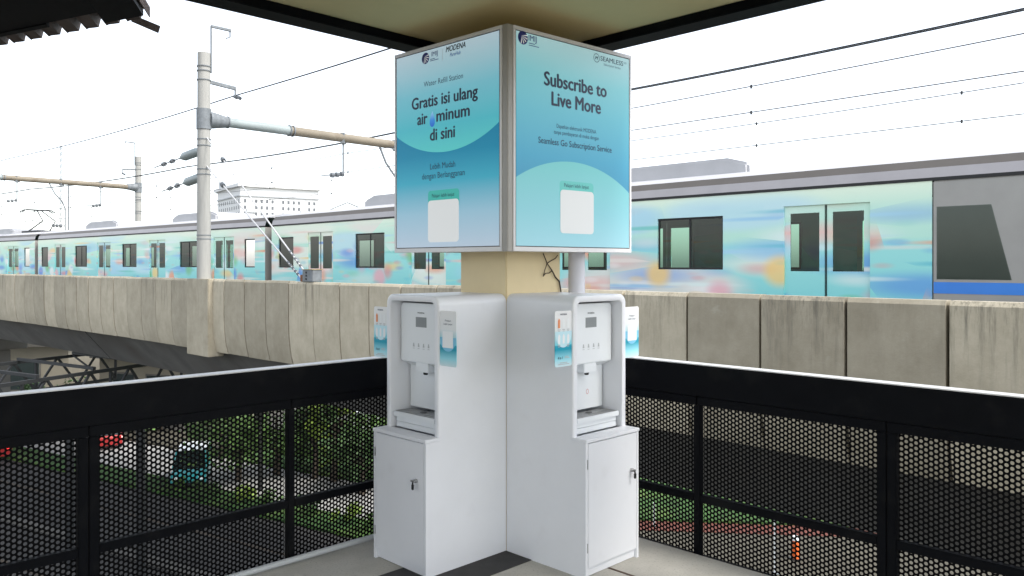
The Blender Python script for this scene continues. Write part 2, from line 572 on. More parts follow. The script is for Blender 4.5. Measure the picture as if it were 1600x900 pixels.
UMAX, VMAX = 6.5, 6.0
EDGE = .735
tag(MB().prism(P(-EDGE, UMAX, -EDGE, VMAX), -.28, 0).build('platform_floor', M['floor']), 'grey speckled concrete platform floor', kind='structure')
tag(MB().prism(P(.0, UMAX, -.212, .2), -.02, .004).build('floor_band', M['band']), 'dark strip set in the platform floor', kind='structure')
tag(MB().prism(P(-.222, -.208, .2, VMAX), -.02, .003).build('floor_joint', M['joint']), 'thin rusty joint in the platform floor', kind='structure')
tag(MB().prism(P(-.80, UMAX, -.80, VMAX), 3.045, 3.35).build('ceiling', M['ceiling']), 'cream painted platform ceiling', kind='structure')

col = MB().prism(P(-.47, 0, -.40, 0), 0, 3.043).build('column', M['cream'], bevel=.006)
tag(col, 'square cream painted column behind the two white cabinets', 'column')

def beam(name, poly, label):
    o = MB().prism(poly, 2.99, 3.0435).build(name, M['black'], bevel=.004)
    tag(o, label, 'roof beam', 'black beams along the ceiling edge')
beam('roof_beam', P(-.757, UMAX, -.757, -.60), 'black roof edge beam running from the sign to the upper left')
beam('roof_beam', P(-.757, -.60, -.598, VMAX), 'black roof edge beam running from the sign to the upper right')

# down pipe beside the column
p = pl(-.60, .02)
tag(MB().tube([(p[0], p[1], 0), (p[0], p[1], 2.3), (p[0] - .06, p[1] + .02, 2.42), (p[0] - .2, p[1] + .06, 2.48)], .052, 20).build('down_pipe', M['pvc'], smooth=60), 'white round down pipe beside the cream column', 'pipe')
# twig-like loose cable on the column's right face
def onface(u, z, out=.012):
    return pl(u, out, z)
tw = MB()
tw.tube([onface(-.30, 1.72), onface(-.335, 1.66), onface(-.38, 1.615), onface(-.41, 1.575), onface(-.445, 1.55), onface(-.46, 1.49), onface(-.462, 1.40)], [.003, .003, .004, .0045, .005, .005, .005], 6)
tw.tube([onface(-.38, 1.615), onface(-.35, 1.60), onface(-.32, 1.60), onface(-.305, 1.585)], .0028, 6)
tw.tube([onface(-.335, 1.66), onface(-.37, 1.675), onface(-.41, 1.69), onface(-.43, 1.71)], .0028, 6)
tw.tube([onface(-.335, 1.66), onface(-.315, 1.62), onface(-.30, 1.58)], .0025, 6)
tag(tw.build('dry_twig', mat('dark twig', (.05, .035, .025), .9), smooth=60), 'thin dark forked twig hanging on the column below the sign', 'twig')

# white conduit lying along the left railing
pc = MB().tube([pl(.0, -.66, .03), pl(.55, -.675, .03), pl(1.3, -.69, .026), pl(3.0, -.70, .026)], .016, 10)
tag(pc.build('conduit_pipe', M['lightgrey'], smooth=60), 'thin pale conduit lying on the floor along the left railing', 'pipe')

# ------------------------------------------------------------------ perforated railings
def hole_sheet(Lx, Lz, p=.0255, r=.0086, th=.003):
    """hexagonally perforated sheet in local XZ, holes are real"""
    mb = MB()
    cw, rh = p * math.sqrt(3) / 2, p
    nx, nz = int(Lx / cw), int(Lz / rh)
    x0 = (Lx - (nx - 1) * cw) / 2
    Rc = p / math.sqrt(3)
    hexv = [(Rc * math.cos(R(60 * k)), Rc * math.sin(R(60 * k))) for k in range(6)]
    arc = [(r * math.cos(R(30 * k)), r * math.sin(R(30 * k))) for k in range(12)]
    V, F = [], []
    for i in range(nx):
        for j in range(nz):
            cx = x0 + i * cw
            cz = (j + .5) * rh + (rh / 2 if i % 2 else 0)
            o = len(V)
            V += [(cx + a, 0, cz + b) for a, b in hexv] + [(cx + a, 0, cz + b) for a, b in arc] + [(cx + a, th, cz + b) for a, b in arc]
            for k in range(6):
                k2 = (k + 1) % 6
                F.append((o + k, o + k2, o + 6 + 2 * k2, o + 6 + 2 * k + 1, o + 6 + 2 * k))
            for k in range(12):
                F.append((o + 6 + k, o + 6 + (k + 1) % 12, o + 18 + (k + 1) % 12, o + 18 + k))
    me = bpy.data.meshes.new('perforated_panel')
    me.from_pydata(V, [], F)
    me.materials.append(M['blackmesh'])
    return me
SHEET = hole_sheet(1.03, .93)

def railing(name, label, origin, rz, flip, length, starts):
    """local X along the rail, local -Y faces the platform when flip=1 (else +Y)"""
    t = thing(name, label, 'railing', origin, rz, 'black railings round the platform corner')
    f = flip
    y = lambda a, b: (min(a * f, b * f), max(a * f, b * f))
    ya, yb = y(-.005, .075)
    MB().box(0, length, ya, yb, .897, 1.075).build('top_beam', M['black'], t, bevel=.004)
    ya, yb = y(-.006, .076)
    MB().box(0, length, ya, yb, 1.0765, 1.082).build('rail_sky_sheen', M['cap'], t)  # added thin pale plate: sky sheen on the beam top, put in as colour
    ya, yb = y(0, .04)
    a = starts[0]
    MB().box(.06, a - .002, ya, yb, .845, .894).build('frame_rail', M['black'], t, bevel=.003)
    MB().box(.06, a - .046, ya, yb, .290, .334).build('mid_rail', M['black'], t, bevel=.003)
    MB().box(a - .045, a - .002, ya, yb, -.25, .843).build('post', M['black'], t, bevel=.003)
    sh = hole_sheet(a - .07, .93)
    link('perforated_panel', sh, t, (.06, .046 * f if f > 0 else -.046 - .003, -.05))
    for a, b in zip(starts[:-1], starts[1:]):
        module = (starts.index(a) % 2 == 0)       # a new bolted module starts here: double post
        ya, yb = y(0, .04)
        e0 = .046 if module else .022
        e1 = .046 if not module else .022
        MB().box(a + .002, b - .002, ya, yb, .845, .894).build('frame_rail', M['black'], t, bevel=.003)
        MB().box(a + e0, b - e1, ya, yb, .290, .334).build('mid_rail', M['black'], t, bevel=.003)
        MB().box(a + e0, b - e1, ya, yb, -.06, -.015).build('frame_rail', M['black'], t, bevel=.003)
        if module:
            MB().box(a + .002, a + .045, ya, yb, -.25, .843).build('post', M['black'], t, bevel=.003)
            MB().box(b - .021, b + .021, ya, yb, -.25, .843).build('post', M['black'], t, bevel=.003)
        else:
            MB().box(b - .045, b - .002, ya, yb, -.25, .843).build('post', M['black'], t, bevel=.003)
        o = link('perforated_panel', SHEET, t, (a + .012, .046 * f if f > 0 else -.046 - .003, -.05))
    return t

# right railing: from the hidden corner along +v, platform on the +u side
starts = [-.017 + 1.05 * k for k in range(8)]
# local X = v direction (angle -45 deg), +Y = right-back (away from the platform)
o = pl(-.76, -.76, 0)
t0 = -.76
# bay boundaries measured from the corner
def bays(first, n):
    return [first + 1.05 * k for k in range(n)]
railing('perforated_railing', 'black perforated railing on the right, below the speeding train', o, R(-45), 1, 7.0, bays(.495, 7))
# left railing: local X = u direction (angle -135 deg), platform side is +Y... away side is -Y
railing('perforated_railing', 'black perforated railing on the left, above the street with the teal minivan', pl(-.76, -.76, 0), R(-135), -1, 7.0, bays(.65, 6))

# ------------------------------------------------------------------ the two dispenser cabinets
CW, CD, CD2, CH, ZL = .465, .50, .587, 1.485, .730
def U_profile(w, z0, z1, r, n=7):
    pts = [(-w, z0), (-w, z1 - r - .006)]
    for i in range(n + 1):
        a = R(180 - 90 * i / n)
        pts.append((-w + r + r * math.cos(a), z1 - r + r * math.sin(a)))
    pts += [(-w + r + .006, z1), (w - r - .006, z1)]
    for i in range(n + 1):
        a = R(90 - 90 * i / n)
        pts.append((w - r + r * math.cos(a), z1 - r + r * math.sin(a)))
    pts.append((w, z1 - r - .006))
    pts.append((w, z0))
    return pts

def make_cabinet():
    t = thing('dispenser_cabinet', 'x', 'cabinet', (0, 0, 0), 0, 'white water dispenser cabinets')
    w = CW / 2
    t_ = .037
    rings = [(U_profile(w, ZL, CH, .052), .004), (U_profile(w, ZL, CH, .052), -CD + .014), (U_profile(w, ZL, CH, .052), -CD + .010), (U_profile(w - .001, ZL, CH - .001, .051), -CD + .006),
             (U_profile(w - .004, ZL, CH - .004, .048), -CD + .002), (U_profile(w - .009, ZL, CH - .009, .044), -CD),
             (U_profile(w - t_ + .006, ZL, CH - t_ + .006, .034), -CD), (U_profile(w - t_ + .002, ZL, CH - t_ + .002, .031), -CD + .002), (U_profile(w - t_, ZL, CH - t_, .030), -CD + .007), (U_profile(w - t_, ZL, CH - t_, .030), -CD + .011), (U_profile(w - t_, ZL, CH - t_, .030), -.20)]
    V, F = [], []
    n = len(rings[0][0])
    for prof, y in rings:
        V += [(a, y, b) for a, b in prof]
    for i in range(len(rings) - 1):
        for k in range(n - 1):
            F.append((i * n + k, i * n + k + 1, (i + 1) * n + k + 1, (i + 1) * n + k))
    F.append(tuple(range(n)))
    F.append(tuple((len(rings) - 1) * n + k for k in range(n)))
    MB().add(V, F).build('upper_shell', M['white'], t, smooth=40)
    b = .018
    sd = MB()
    for sx in (-1, 1):
        x0, x1 = (-w, -w + b) if sx < 0 else (w - b, w)
        sd.prism([(x0, .004), (x1, .004), (x1, -CD2), (x0, -CD2)], 0, .7115)
        sd.prism([(x0, .004), (x1, .004), (x1, -CD + .012), (x0, -CD + .012)], .7115, ZL)
    sd.box(-w + b, w - b, -.03, .0, .02, ZL - .002)
    sd.box(-w + b, w - b, -CD2 + .02, -.03, .700, .7105)
    sd.build('side_panels', M['white'], t)
    MB().box(-w + b + .001, w - b - .001, -CD2 + .030, -CD2 + .016, 0.004, .060).build('kick_plate', M['white'], t)
    MB().box(-w - .003, w + .003, -CD2 - .006, -CD + .0115, .7125, ZL + .0005).build('ledge', M['white'], t, bevel=.0025)
    d = MB().box(-w + b + .003, w - b - .003, -CD2 - .001, -CD2 + .017, .055, .7075).build('door', M['white'], t, bevel=.0015)
    hy = -CD2 - .0035
    for z in (.60, .16):
        MB().box(-w + b - .006, -w + b - .001, hy, hy + .004, z - .025, z + .025).build('hinge', M['steel'], d)
    lx, lz = w - b - .055, .505
    lk = MB()
    lk.tube([(lx, hy + .002, lz), (lx, hy - .010, lz)], .010, 16)
    lk.tube([(lx, hy - .010, lz), (lx, hy - .022, lz)], .007, 10)
    lk.box(lx - .02, lx + .008, hy - .025, hy - .021, lz - .004, lz + .006)
    lk.build('lock', M['steel'], d, smooth=40)
    ky = MB()
    ky.box(lx - .0015, lx + .0015, hy - .030, hy - .022, lz - .012, lz - .003)
    flat(ky, rrect(lx - .008, lx + .008, lz - .044, lz - .012, .007), hy - .026)
    ky.xzprism(rrect(lx - .0075, lx + .0075, lz - .043, lz - .013, .0065), hy - .029, hy - .023)
    ky.build('key', M['dark'], d)
    # side signs standing out from both front edges
    y = -CD + .012
    grad = ramp_mat('flyer gradient', 2, [(1.10, (.74, .78, .80)), (1.155, lin(150, 215, 228)), (1.205, lin(30, 150, 175)), (1.225, lin(45, 160, 185)), (1.23, lin(120, 205, 220)), (1.31, (.76, .79, .80)), (1.42, (.80, .80, .80))])
    for sx in (-1, 1):
        xa, xb = (-w - .134, -w - .0005) if sx < 0 else (w + .0005, w + .134)
        sg = MB().xzprism(rrect(xa, xb, 1.115, 1.408, .012), y - .003, y).build('side_sign', grad, t)
        xc = (xa + xb) / 2
        q = MB()
        disc_pts = []
        if sx > 0:
            flat(q, [(xc + .066 * math.cos(a), 1.268 + .075 * math.sin(a)) for a in [R(180 + 180 * i / 16) for i in range(17)]], y - .0042)
            q.build('printed_disc', M['bluepale'], sg)
            flat(MB(), [], 0)
            MB().add([(p_[0], y - .0052, p_[1]) for p_ in rrect(xc - .043, xc + .043, 1.213, 1.30, .006)], [tuple(range(24))]).build('blank_card', M['card'], sg)
            lettering('Pelajari', xc - .024, xc + .024, 1.352, .009, M['navy'], sg, y - .0042)
            lettering('Lebih Lanjut', xc - .035, xc + .035, 1.334, .009, M['navy'], sg, y - .0042)
        else:
            flat(q, [(xc + .066 * math.cos(a), 1.30 + .085 * math.sin(a)) for a in [R(180 + 180 * i / 16) for i in range(17)]], y - .0042)
            q.build('printed_disc', mat('flyer pale disc', lin(190, 225, 235), .4, 0, .02, 2), sg)
            lettering('MODENA', xc - .026, xc + .026, 1.386, .008, M['navy'], sg, y - .0052, bold=.02)
            for row, (z0, z1) in enumerate(((1.318, 1.362), (1.236, 1.280))):
                for k in range(3):
                    cx_ = xc - .036 + .036 * k
                    b1 = MB()
                    flat(b1, rrect(cx_ - .0085, cx_ + .0085, z0, z1, .004, 3), y - .0048)
                    flat(b1, [(cx_ - .004, z1), (cx_ + .004, z1), (cx_ + .004, z1 + .006), (cx_ - .004, z1 + .006)], y - .0048)
                    b1.build('printed_bottle', M['orangeprint'] if (row == 0 and k == 0) else M['card'], sg)
                    b2 = MB()
                    flat(b2, [(cx_ - .011, z0 - .010), (cx_ + .011, z0 - .010), (cx_ + .011, z0 - .006), (cx_ - .011, z0 - .006)], y - .0048)
                    flat(b2, [(cx_ - .008, z0 - .017), (cx_ + .008, z0 - .017), (cx_ + .008, z0 - .014), (cx_ - .008, z0 - .014)], y - .0048)
                    if row == 0 or k != 1:
                        b2.build('printed_mark', M['lightgrey'], sg)
            lettering('4 in 1', xc - .046, xc - .008, 1.155, .014, M['navy'], sg, y - .0048, bold=.01)
            b3 = MB()
            for (x0, x1, z) in ((.006, .046, 1.158), (.010, .040, 1.166), (-.03, .03, 1.134), (-.045, .045, 1.126)):
                flat(b3, [(xc + x0, z), (xc + x1, z), (xc + x1, z + .0035), (xc + x0, z + .0035)], y - .0048)
            b3.build('printed_mark', M['lightgrey'], sg)
    return t

def make_dispenser():
    t = thing('water_dispenser', 'x', 'water dispenser', (0, 0, 0), 0, 'water dispensers')
    w = .186
    yf, yb = -.432, -.362
    # front panel: rounded head with a slanted underside
    pr = rrect(-w, w, 1.105, 1.435, .028, 6, True, False)
    n = len(pr)
    pin = [(-w + .045, 1.075), (w - .045, 1.075)]
    V = [(a, yf, b) for a, b in pr] + [(a, -.21, b) for a, b in pr] + [(-w + .0, yb, 1.072), (w - .0, yb, 1.072), (w, -.21, 1.072), (-w, -.21, 1.072)]
    F = [tuple(range(n))] + [(i, n + i, n + i + 1, i + 1) for i in range(1, n - 1)] + [(n - 1, 2 * n - 1, n, 0)]
    F += [(0, 2 * n, 2 * n + 1, 1), (0, n, 2 * n + 3, 2 * n), (1, 2 * n + 1, 2 * n + 2, n + 1)]
    MB().add(V, F).build('front_panel', M['whitep'], t, bevel=.004)
    MB().box(-w, w, yb, -.21, .835, 1.0715).build('back_panel', M['whitep'], t)
    y = yf - .0015
    MB().box(-.047, .047, y, yf + .01, 1.302, 1.358).build('screen', M['greypl'], t)
    lettering('MODENA', -.03, .03, 1.378, .008, M['blackprint'], t, yf - .001, bold=.02)
    for k in range(4):
        b = MB()
        cx = -.066 + .044 * k
        flat(b, [(cx - .008, 1.190), (cx + .008, 1.190), (cx + .004, 1.211), (cx - .004, 1.211)], yf - .001)
        flat(b, [(cx - .009, 1.180), (cx + .009, 1.180), (cx + .009, 1.183), (cx - .009, 1.183)], yf - .001)
        b.build('button', M['lightgrey'], t)
    sp = MB().box(-.055, .055, yf + .004, yb - .001, 1.050, 1.1045).build('spout', M['whitep'], t, bevel=.003)
    MB().tube([(.0, -.40, 1.049), (.0, -.40, 1.034)], [.015, .012], 14).build('nozzle', M['dark'], sp, smooth=40)
    ring = MB()
    rr = [(.052 + .011 * math.cos(a), .93 + .015 * math.sin(a)) for a in [2 * math.pi * i / 16 for i in range(16)]]
    ri = [(.052 + .008 * math.cos(a), .93 + .012 * math.sin(a)) for a in [2 * math.pi * i / 16 for i in range(16)]]
    ring.add([(a, yb - .001, b) for a, b in rr + ri], [(i, (i + 1) % 16, 16 + (i + 1) % 16, 16 + i) for i in range(16)])
    ring.build('hot_mark', mat('red print', lin(200, 120, 120), .5), t)
    # drip tray with a steel grille
    tr = MB().box(-w + .002, w - .002, -.488, yb - .001, .792, .820).build('drip_tray', M['whitep'], t, bevel=.004)
    g = MB()
    g.box(-w + .012, w - .012, -.478, yb - .006, .8205, .8225)
    for k in range(9):
        xx = -w + .03 + k * .0388
        g.box(xx, xx + .004, -.475, yb - .01, .8225, .8245)
    g.build('grille', M['steel'], tr)
    MB().tube([(0, -.415, .8250), (0, -.415, .8256)], .02, 18).build('drain_hole', M['dark'], tr)
    MB().box(-w + .010, w - .010, -.472, -.21, .764, .7915).build('base', M['whitep'], t, bevel=.002)
    MB().box(-w + .010, w - .010, -.470, -.21, .732, .7615).build('base', M['whitep'], t, bevel=.002)
    return t

cab = make_cabinet()
dis = make_dispenser()
for i, (org, rz) in enumerate(((pl(0.004, -CW / 2 - .002), R(-45)), (pl(-CW / 2 - .002, 0.004), R(45)))):
    c = cab if i == 0 else copy_tree(cab)
    c.location = org; c.rotation_euler.z = rz
    c['label'] = ['white cabinet on the left, its front turned to the left railing', 'white cabinet on the right, its front turned to the right railing'][i]
    d = dis if i == 0 else copy_tree(dis)
    d.location = org; d.rotation_euler.z = rz
    d['label'] = ['white water dispenser in the niche of the left cabinet', 'white water dispenser in the niche of the right cabinet'][i]

# ------------------------------------------------------------------ the corner sign box
LFT, COR, RGT = Vector((-.713, 4.87)), Vector((-.0237, 4.22)), Vector((.726, 4.88))
BACK = LFT + RGT - COR
ZB, ZT = 1.724, 2.925
sign = thing('corner_sign', 'pale blue two sided advertising box around the column above the cabinets', 'sign', (COR.x, COR.y, ZB))
def rel(p): return (p.x - COR.x, p.y - COR.y)
# body a little inside the frames
mid = (LFT + RGT + COR + BACK) / 4
inn = [rel(q + (mid - q).normalized() * .045) for q in (COR, RGT, BACK, LFT)]
MB().prism(inn, .004, ZT - ZB - .004).build('casing', M['alu'], sign)
# corner profile: two strips meeting at the edge
dl, dr = (LFT - COR).normalized(), (RGT - COR).normalized()
cw_ = .038
nl = Vector((-dl.y, dl.x)); nl = nl if nl.y < 0 else -nl
nr = Vector((-dr.y, dr.x)); nr = nr if nr.y < 0 else -nr
cp = MB()
a = COR
cp.prism([rel(a + dl * cw_ + (mid - a) * 0), rel(a + dl * .004), rel(a + dr * .004), rel(a + dr * cw_), rel(a + dr * cw_ - nr * .02), rel(a + (mid - a).normalized() * .04), rel(a + dl * cw_ - nl * .02)], -.002, ZT - ZB + .001)
cp.build('corner_profile', M['aludark'], sign, bevel=.002)

def sign_panel(P0, P1, s0, s1):
    """an Empty is not needed: poster mesh is the part; local x along the panel, z up from eye height"""
    d = P1 - P0
    W = d.length
    ang = math.atan2(d.y, d.x)
    loc = (P0.x - COR.x, P0.y - COR.y, EYE - ZB)
    z0, z1 = ZB - EYE, ZT - EYE
    fr = MB()
    b = .017
    y0, y1 = -.004, .03
    fr.box(s0, s1, y0, y1, z0, z0 + .024)
    fr.box(s0, s1, y0, y1, z1 - .021, z1)
    fr.box(s0, s0 + b, y0, y1, z0 + .0245, z1 - .0215)
    fr.box(s1 - b, s1, y0, y1, z0 + .0245, z1 - .0215)
    f = fr.build('frame', M['alu'], sign, loc=loc, rz=ang, bevel=.0015)
    gk = MB()
    gk.box(s0 + b, s1 - b, .0005, .02, z0 + .0245, z1 - .0215)
    gk.build('gasket', M['dark'], sign, loc=loc, rz=ang)
    return loc, ang, s0 + b + .004, s1 - b - .004, z0 + .029, z1 - .026

def circle_part(cx, cz, r, x0, x1, lo, hi, y, below):
    """part of a disc clipped to the poster"""
    pts = []
    n = 40
    for i in range(n + 1):
        x = x0 + (x1 - x0) * i / n
        h = math.sqrt(max(r * r - (x - cx) ** 2, 0))
        z = cz - h if below else cz + h
        pts.append((x, min(max(z, lo), hi)))
    if below:
        poly = pts + [(x1, hi), (x0, hi)]
    else:
        poly = list(reversed(pts)) + [(x0, lo), (x1, lo)]
        poly = [(x0, lo), (x1, lo)] + list(reversed(pts))
    V = []
    F = []
    for i, (x, z) in enumerate(pts):
        V += [(x, y, z), (x, y, hi if below else lo)]
    F = [(2 * i, 2 * i + 2, 2 * i + 3, 2 * i + 1) for i in range(len(pts) - 1)]
    return MB().add(V, F)

def round_logo(po, cx, cz, r, y):
    a = MB()
    disc(a, cx, cz, r, y)
    a.build('logo_disc', M['logonavy'], po)
    b = MB()
    for k in range(5):                       # pale rays fanning out from the upper middle
        ang = R(-95 + 26 * k)
        ox, oz = cx - r * .25, cz + r * .30
        ex, ez = ox + 1.18 * r * math.cos(ang), oz + 1.18 * r * math.sin(ang)
        # clip to the disc
        while (ex - cx) ** 2 + (ez - cz) ** 2 > (r * .985) ** 2:
            ex, ez = ox + (ex - ox) * .97, oz + (ez - oz) * .97
        px, pz = -math.sin(ang) * r * .085, math.cos(ang) * r * .085
        b.add([(ox, y - .0006, oz), (ex + px, y - .0006, ez + pz), (ex - px, y - .0006, ez - pz)], [(0, 1, 2)])
    b.build('logo_rays', LCARD, po)

def link_card(po, x0, x1, zt, zc, zb, tabm, y):
    sh = MB()
    flat(sh, rrect(x0, x1, zc - .05, zt, .02), y)
    sh.build('card_tab', tabm, po)
    cd = MB()
    cd.xzprism(rrect(x0 + .003, x1 - .001, zb, zc, .022), y - .004, y - .0005)
    cd.build('blank_card', LCARD, po, bevel=.001)
    lettering('Pelajari lebih lanjut', x0 + .035, x1 - .04, zc + .017, .021, M['navy'], po, y - .001)

LCARD = ramp_mat('backlit card film', 2, [(0, (.80, .83, .84)), (1, (.80, .83, .84))], lit=LIT)
LTEAL = ramp_mat('backlit teal film', 2, [(0, lin(60, 185, 175)), (1, lin(60, 185, 175))], lit=LIT)
LTEALP = ramp_mat('backlit pale teal film', 2, [(0, lin(110, 205, 200)), (1, lin(110, 205, 200))], lit=LIT)
# --- left poster
loc, ang, xa, xb, za, zb_ = sign_panel(LFT, COR, 0, .947 - cw_)
gl = ramp_mat('left poster gradient', 2, [(.09, lin(196, 214, 232)), (.30, lin(160, 204, 226)), (.48, lin(60, 176, 204)), (.64, lin(0, 142, 180)), (.80, lin(0, 130, 172))], lit=LIT)
po = MB().add([(xa, 0, za), (xb, 0, za), (xb, 0, zb_), (xa, 0, zb_)], [(0, 1, 2, 3)]).build('poster', gl, sign, loc=loc, rz=ang)
po.location = Vector(loc) + Vector((nl.x, nl.y, 0)) * .0015
po['label'] = 'left poster, dark teal below a pale round top'
gc = ramp_mat('left poster disc gradient', 2, [(.64, lin(92, 212, 212)), (.80, lin(82, 196, 212)), (1.0, lin(128, 204, 222)), (1.13, lin(170, 214, 228)), (1.25, lin(198, 222, 234))], lit=LIT)
circle_part(.465, 1.463, .818, xa, xb, za, zb_, -.0008, True).build('printed_disc', gc, po)
y = -.0016
lettering('Water Refill Station', .2736, .6079, 1.0405, .030, M['navy'], po, y)
lettering('Gratis isi ulang', .166, .724, .920, .066, M['navy'], po, y, bold=.032)
lettering('air', .217, .304, .8245, .066, M['navy'], po, y, bold=.032)
lettering('minum', .3866, .660, .8245, .066, M['navy'], po, y, bold=.032)
lettering('di sini', .330, .540, .7205, .066, M['navy'], po, y, bold=.032)
lettering('Lebih Mudah', .330, .544, .553, .034, M['navy'], po, y)
lettering('dengan Berlangganan', .2575, .621, .500, .034, M['navy'], po, y)
dp = MB()
pts = []
for i in range(25):
    tt = i / 24 * 2 * math.pi
    pts.append((.3486 + .031 * math.sin(tt) * math.sin(tt / 2) ** 1.2, .845 + .046 * math.cos(tt)))
flat(dp, pts[:-1], y)
dp.build('water_drop', ramp_mat('drop gradient', 2, [(.795, lin(30, 100, 215)), (.84, lin(60, 150, 235)), (.89, lin(160, 215, 248))], lit=LIT), po)
link_card(po, .312, .577, .430, .372, .131, LTEAL, y)
round_logo(po, .289, 1.206, .033, y)
lettering('IMIJ', .343, .396, 1.207, .026, M['logonavy'], po, y, bold=.012)
mk = MB()
for (x0, x1, z) in ((.330, .372, 1.190), (.330, .403, 1.181)):
    flat(mk, [(x0, z), (x1, z), (x1, z + .004), (x0, z + .004)], y)
mk.build('printed_mark', M['logonavy'], po)
sp_ = MB()
flat(sp_, [(.4375, 1.166), (.4400, 1.166), (.4400, 1.233), (.4375, 1.233)], y)
sp_.build('printed_line', M['lightgrey'], po)
lettering('MODENA', .466, .628, 1.209, .030, M['blackprint'], po, y, bold=.03, shear=.25)
lettering('PureHub', .500, .588, 1.178, .020, M['blueprint'], po, y, bold=.012, shear=.3)

# --- right poster
loc, ang, xa, xb, za, zb_ = sign_panel(COR, RGT, cw_, .9988)
gr = ramp_mat('right poster gradient', 2, [(.40, lin(70, 152, 192)), (.60, lin(80, 172, 206)), (.85, lin(108, 194, 214)), (1.05, lin(134, 208, 218)), (1.26, lin(184, 222, 226))], lit=LIT)
po = MB().add([(xa, 0, za), (xb, 0, za), (xb, 0, zb_), (xa, 0, zb_)], [(0, 1, 2, 3)]).build('poster', gr, sign, loc=loc, rz=ang)
po.location = Vector(loc) + Vector((nr.x, nr.y, 0)) * .0015
po['label'] = 'right poster, mid blue above a pale round base'
gb = ramp_mat('right poster disc gradient', 2, [(.09, lin(168, 220, 234)), (.30, lin(146, 212, 224)), (.59, lin(124, 208, 210))], lit=LIT)
circle_part(.492, -.288, .872, xa, xb, za, zb_, -.0008, False).build('printed_disc', gb, po)
lettering('Subscribe to', .266, .772, .990, .074, M['navy'], po, y, bold=.032)
lettering('Live More', .323, .721, .886, .074, M['navy'], po, y, bold=.032)
lettering('Dapatkan elektronik MODENA', .360, .684, .765, .022, M['navy'], po, y)
lettering('tanpa pembayaran di muka dengan', .339, .706, .730, .022, M['navy'], po, y)
lettering('Seamless Go Subscription Service', .221, .818, .667, .034, M['navy'], po, y, bold=.008)
link_card(po, .384, .660, .473, .422, .178, LTEALP, y)
round_logo(po, .107, 1.218, .036, y)
lettering('IMIJ', .149, .207, 1.212, .030, M['logonavy'], po, y, bold=.012)
mk = MB()
for (x0, x1, z) in ((.150, .195, 1.196), (.150, .225, 1.185)):
    flat(mk, [(x0, z), (x1, z), (x1, z + .004), (x0, z + .004)], y)
mk.build('printed_mark', M['logonavy'], po)
rg = MB()
rr = [(.687 + .026 * math.cos(2 * math.pi * i / 28), 1.209 + .026 * math.sin(2 * math.pi * i / 28)) for i in range(28)]
ri = [(.687 + .0225 * math.cos(2 * math.pi * i / 28), 1.209 + .0225 * math.sin(2 * math.pi * i / 28)) for i in range(28)]
rg.add([(q[0], y, q[1]) for q in rr + ri], [(i, (i + 1) % 28, 28 + (i + 1) % 28, 28 + i) for i in range(28)])
rg.build('logo_ring', M['navy'], po)
lettering('M', .675, .700, 1.200, .019, M['navy'], po, y, bold=.03, shear=.25)
lettering('SEAMLESS', .721, .922, 1.200, .027, M['navy'], po, y, bold=.006)
lettering('GO', .928, .952, 1.215, .011, M['navy'], po, y)
lettering('Subscription Service', .749, .899, 1.176, .013, M['navy'], po, y)

# ------------------------------------------------------------------ the viaduct path
PATH = []
def heading(s):
    return R(44 + max(0, min(s, 70) - 5) * .2)
def build_path():
    ds = .25
    fwd, back = [], []
    x, yv, s = 2.293, 10.5, 0.
    fwd.append((s, x, yv))
    while s < 110:
        h = heading(s); x += -math.sin(h) * ds; yv += math.cos(h) * ds; s += ds
        fwd.append((s, x, yv))
    x, yv, s = 2.293, 10.5, 0.
    while s > -26:
        h = heading(s); x -= -math.sin(h) * ds; yv -= math.cos(h) * ds; s -= ds
        back.append((s, x, yv))
    return list(reversed(back)) + fwd
PATH = build_path()
S0 = PATH[0][0]
def path(s, off=0., z=0.):
    i = min(max((s - S0) / .25, 0), len(PATH) - 1.001)
    k = int(i); f = i - k
    a, b = PATH[k], PATH[k + 1]
    h = heading(s)
    return Vector((a[1] + (b[1] - a[1]) * f + math.cos(h) * off, a[2] + (b[2] - a[2]) * f + math.sin(h) * off, z))

ZP0, ZP1 = EYE - 2.256, EYE - .366      # parapet bottom and top
GZ = EYE - 12.0                          # street level
via = thing('railway_viaduct', 'long concrete railway viaduct with a stained panel parapet carrying the train', 'viaduct', (0, 0, 0))
DW = 11.2
def sweep(prof, s0, s1, step, name, m, mi=0):
    mb = MB()
    n = len(prof)
    ss = []
    s = s0
    while s < s1 - 1e-6:
        ss.append(s); s += step
    ss.append(s1)
    V = []
    for s in ss:
        V += [path(s, o, z) for o, z in prof]
    F = [(i * n + k, i * n + (k + 1) % n, (i + 1) * n + (k + 1) % n, (i + 1) * n + k) for i in range(len(ss) - 1) for k in range(n)]
    F += [tuple(range(n)), tuple((len(ss) - 1) * n + k for k in range(n))]
    return mb.add(V, F).build(name, m, via)
zb = EYE - 3.36
JOINT = 24.6
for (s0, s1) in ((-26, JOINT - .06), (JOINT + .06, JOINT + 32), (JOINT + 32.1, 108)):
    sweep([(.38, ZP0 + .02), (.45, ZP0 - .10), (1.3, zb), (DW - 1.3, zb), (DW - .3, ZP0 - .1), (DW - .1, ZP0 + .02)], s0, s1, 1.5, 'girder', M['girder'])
sweep([(.43, ZP0 + .025), (DW - .2, ZP0 + .025), (DW - .2, ZP0 + .16), (.43, ZP0 + .16)], -26, 108, 2, 'deck', M['girder'])
# ballast-less track: two pairs of rails
for c in (4.67, 8.3):
    for g in (-.53, .53):
        sweep([(c + g - .035, ZP0 + .165), (c + g + .035, ZP0 + .165), (c + g + .035, ZP0 + .30), (c + g - .035, ZP0 + .30)], -26, 108, 2, 'rail', M['rust'])
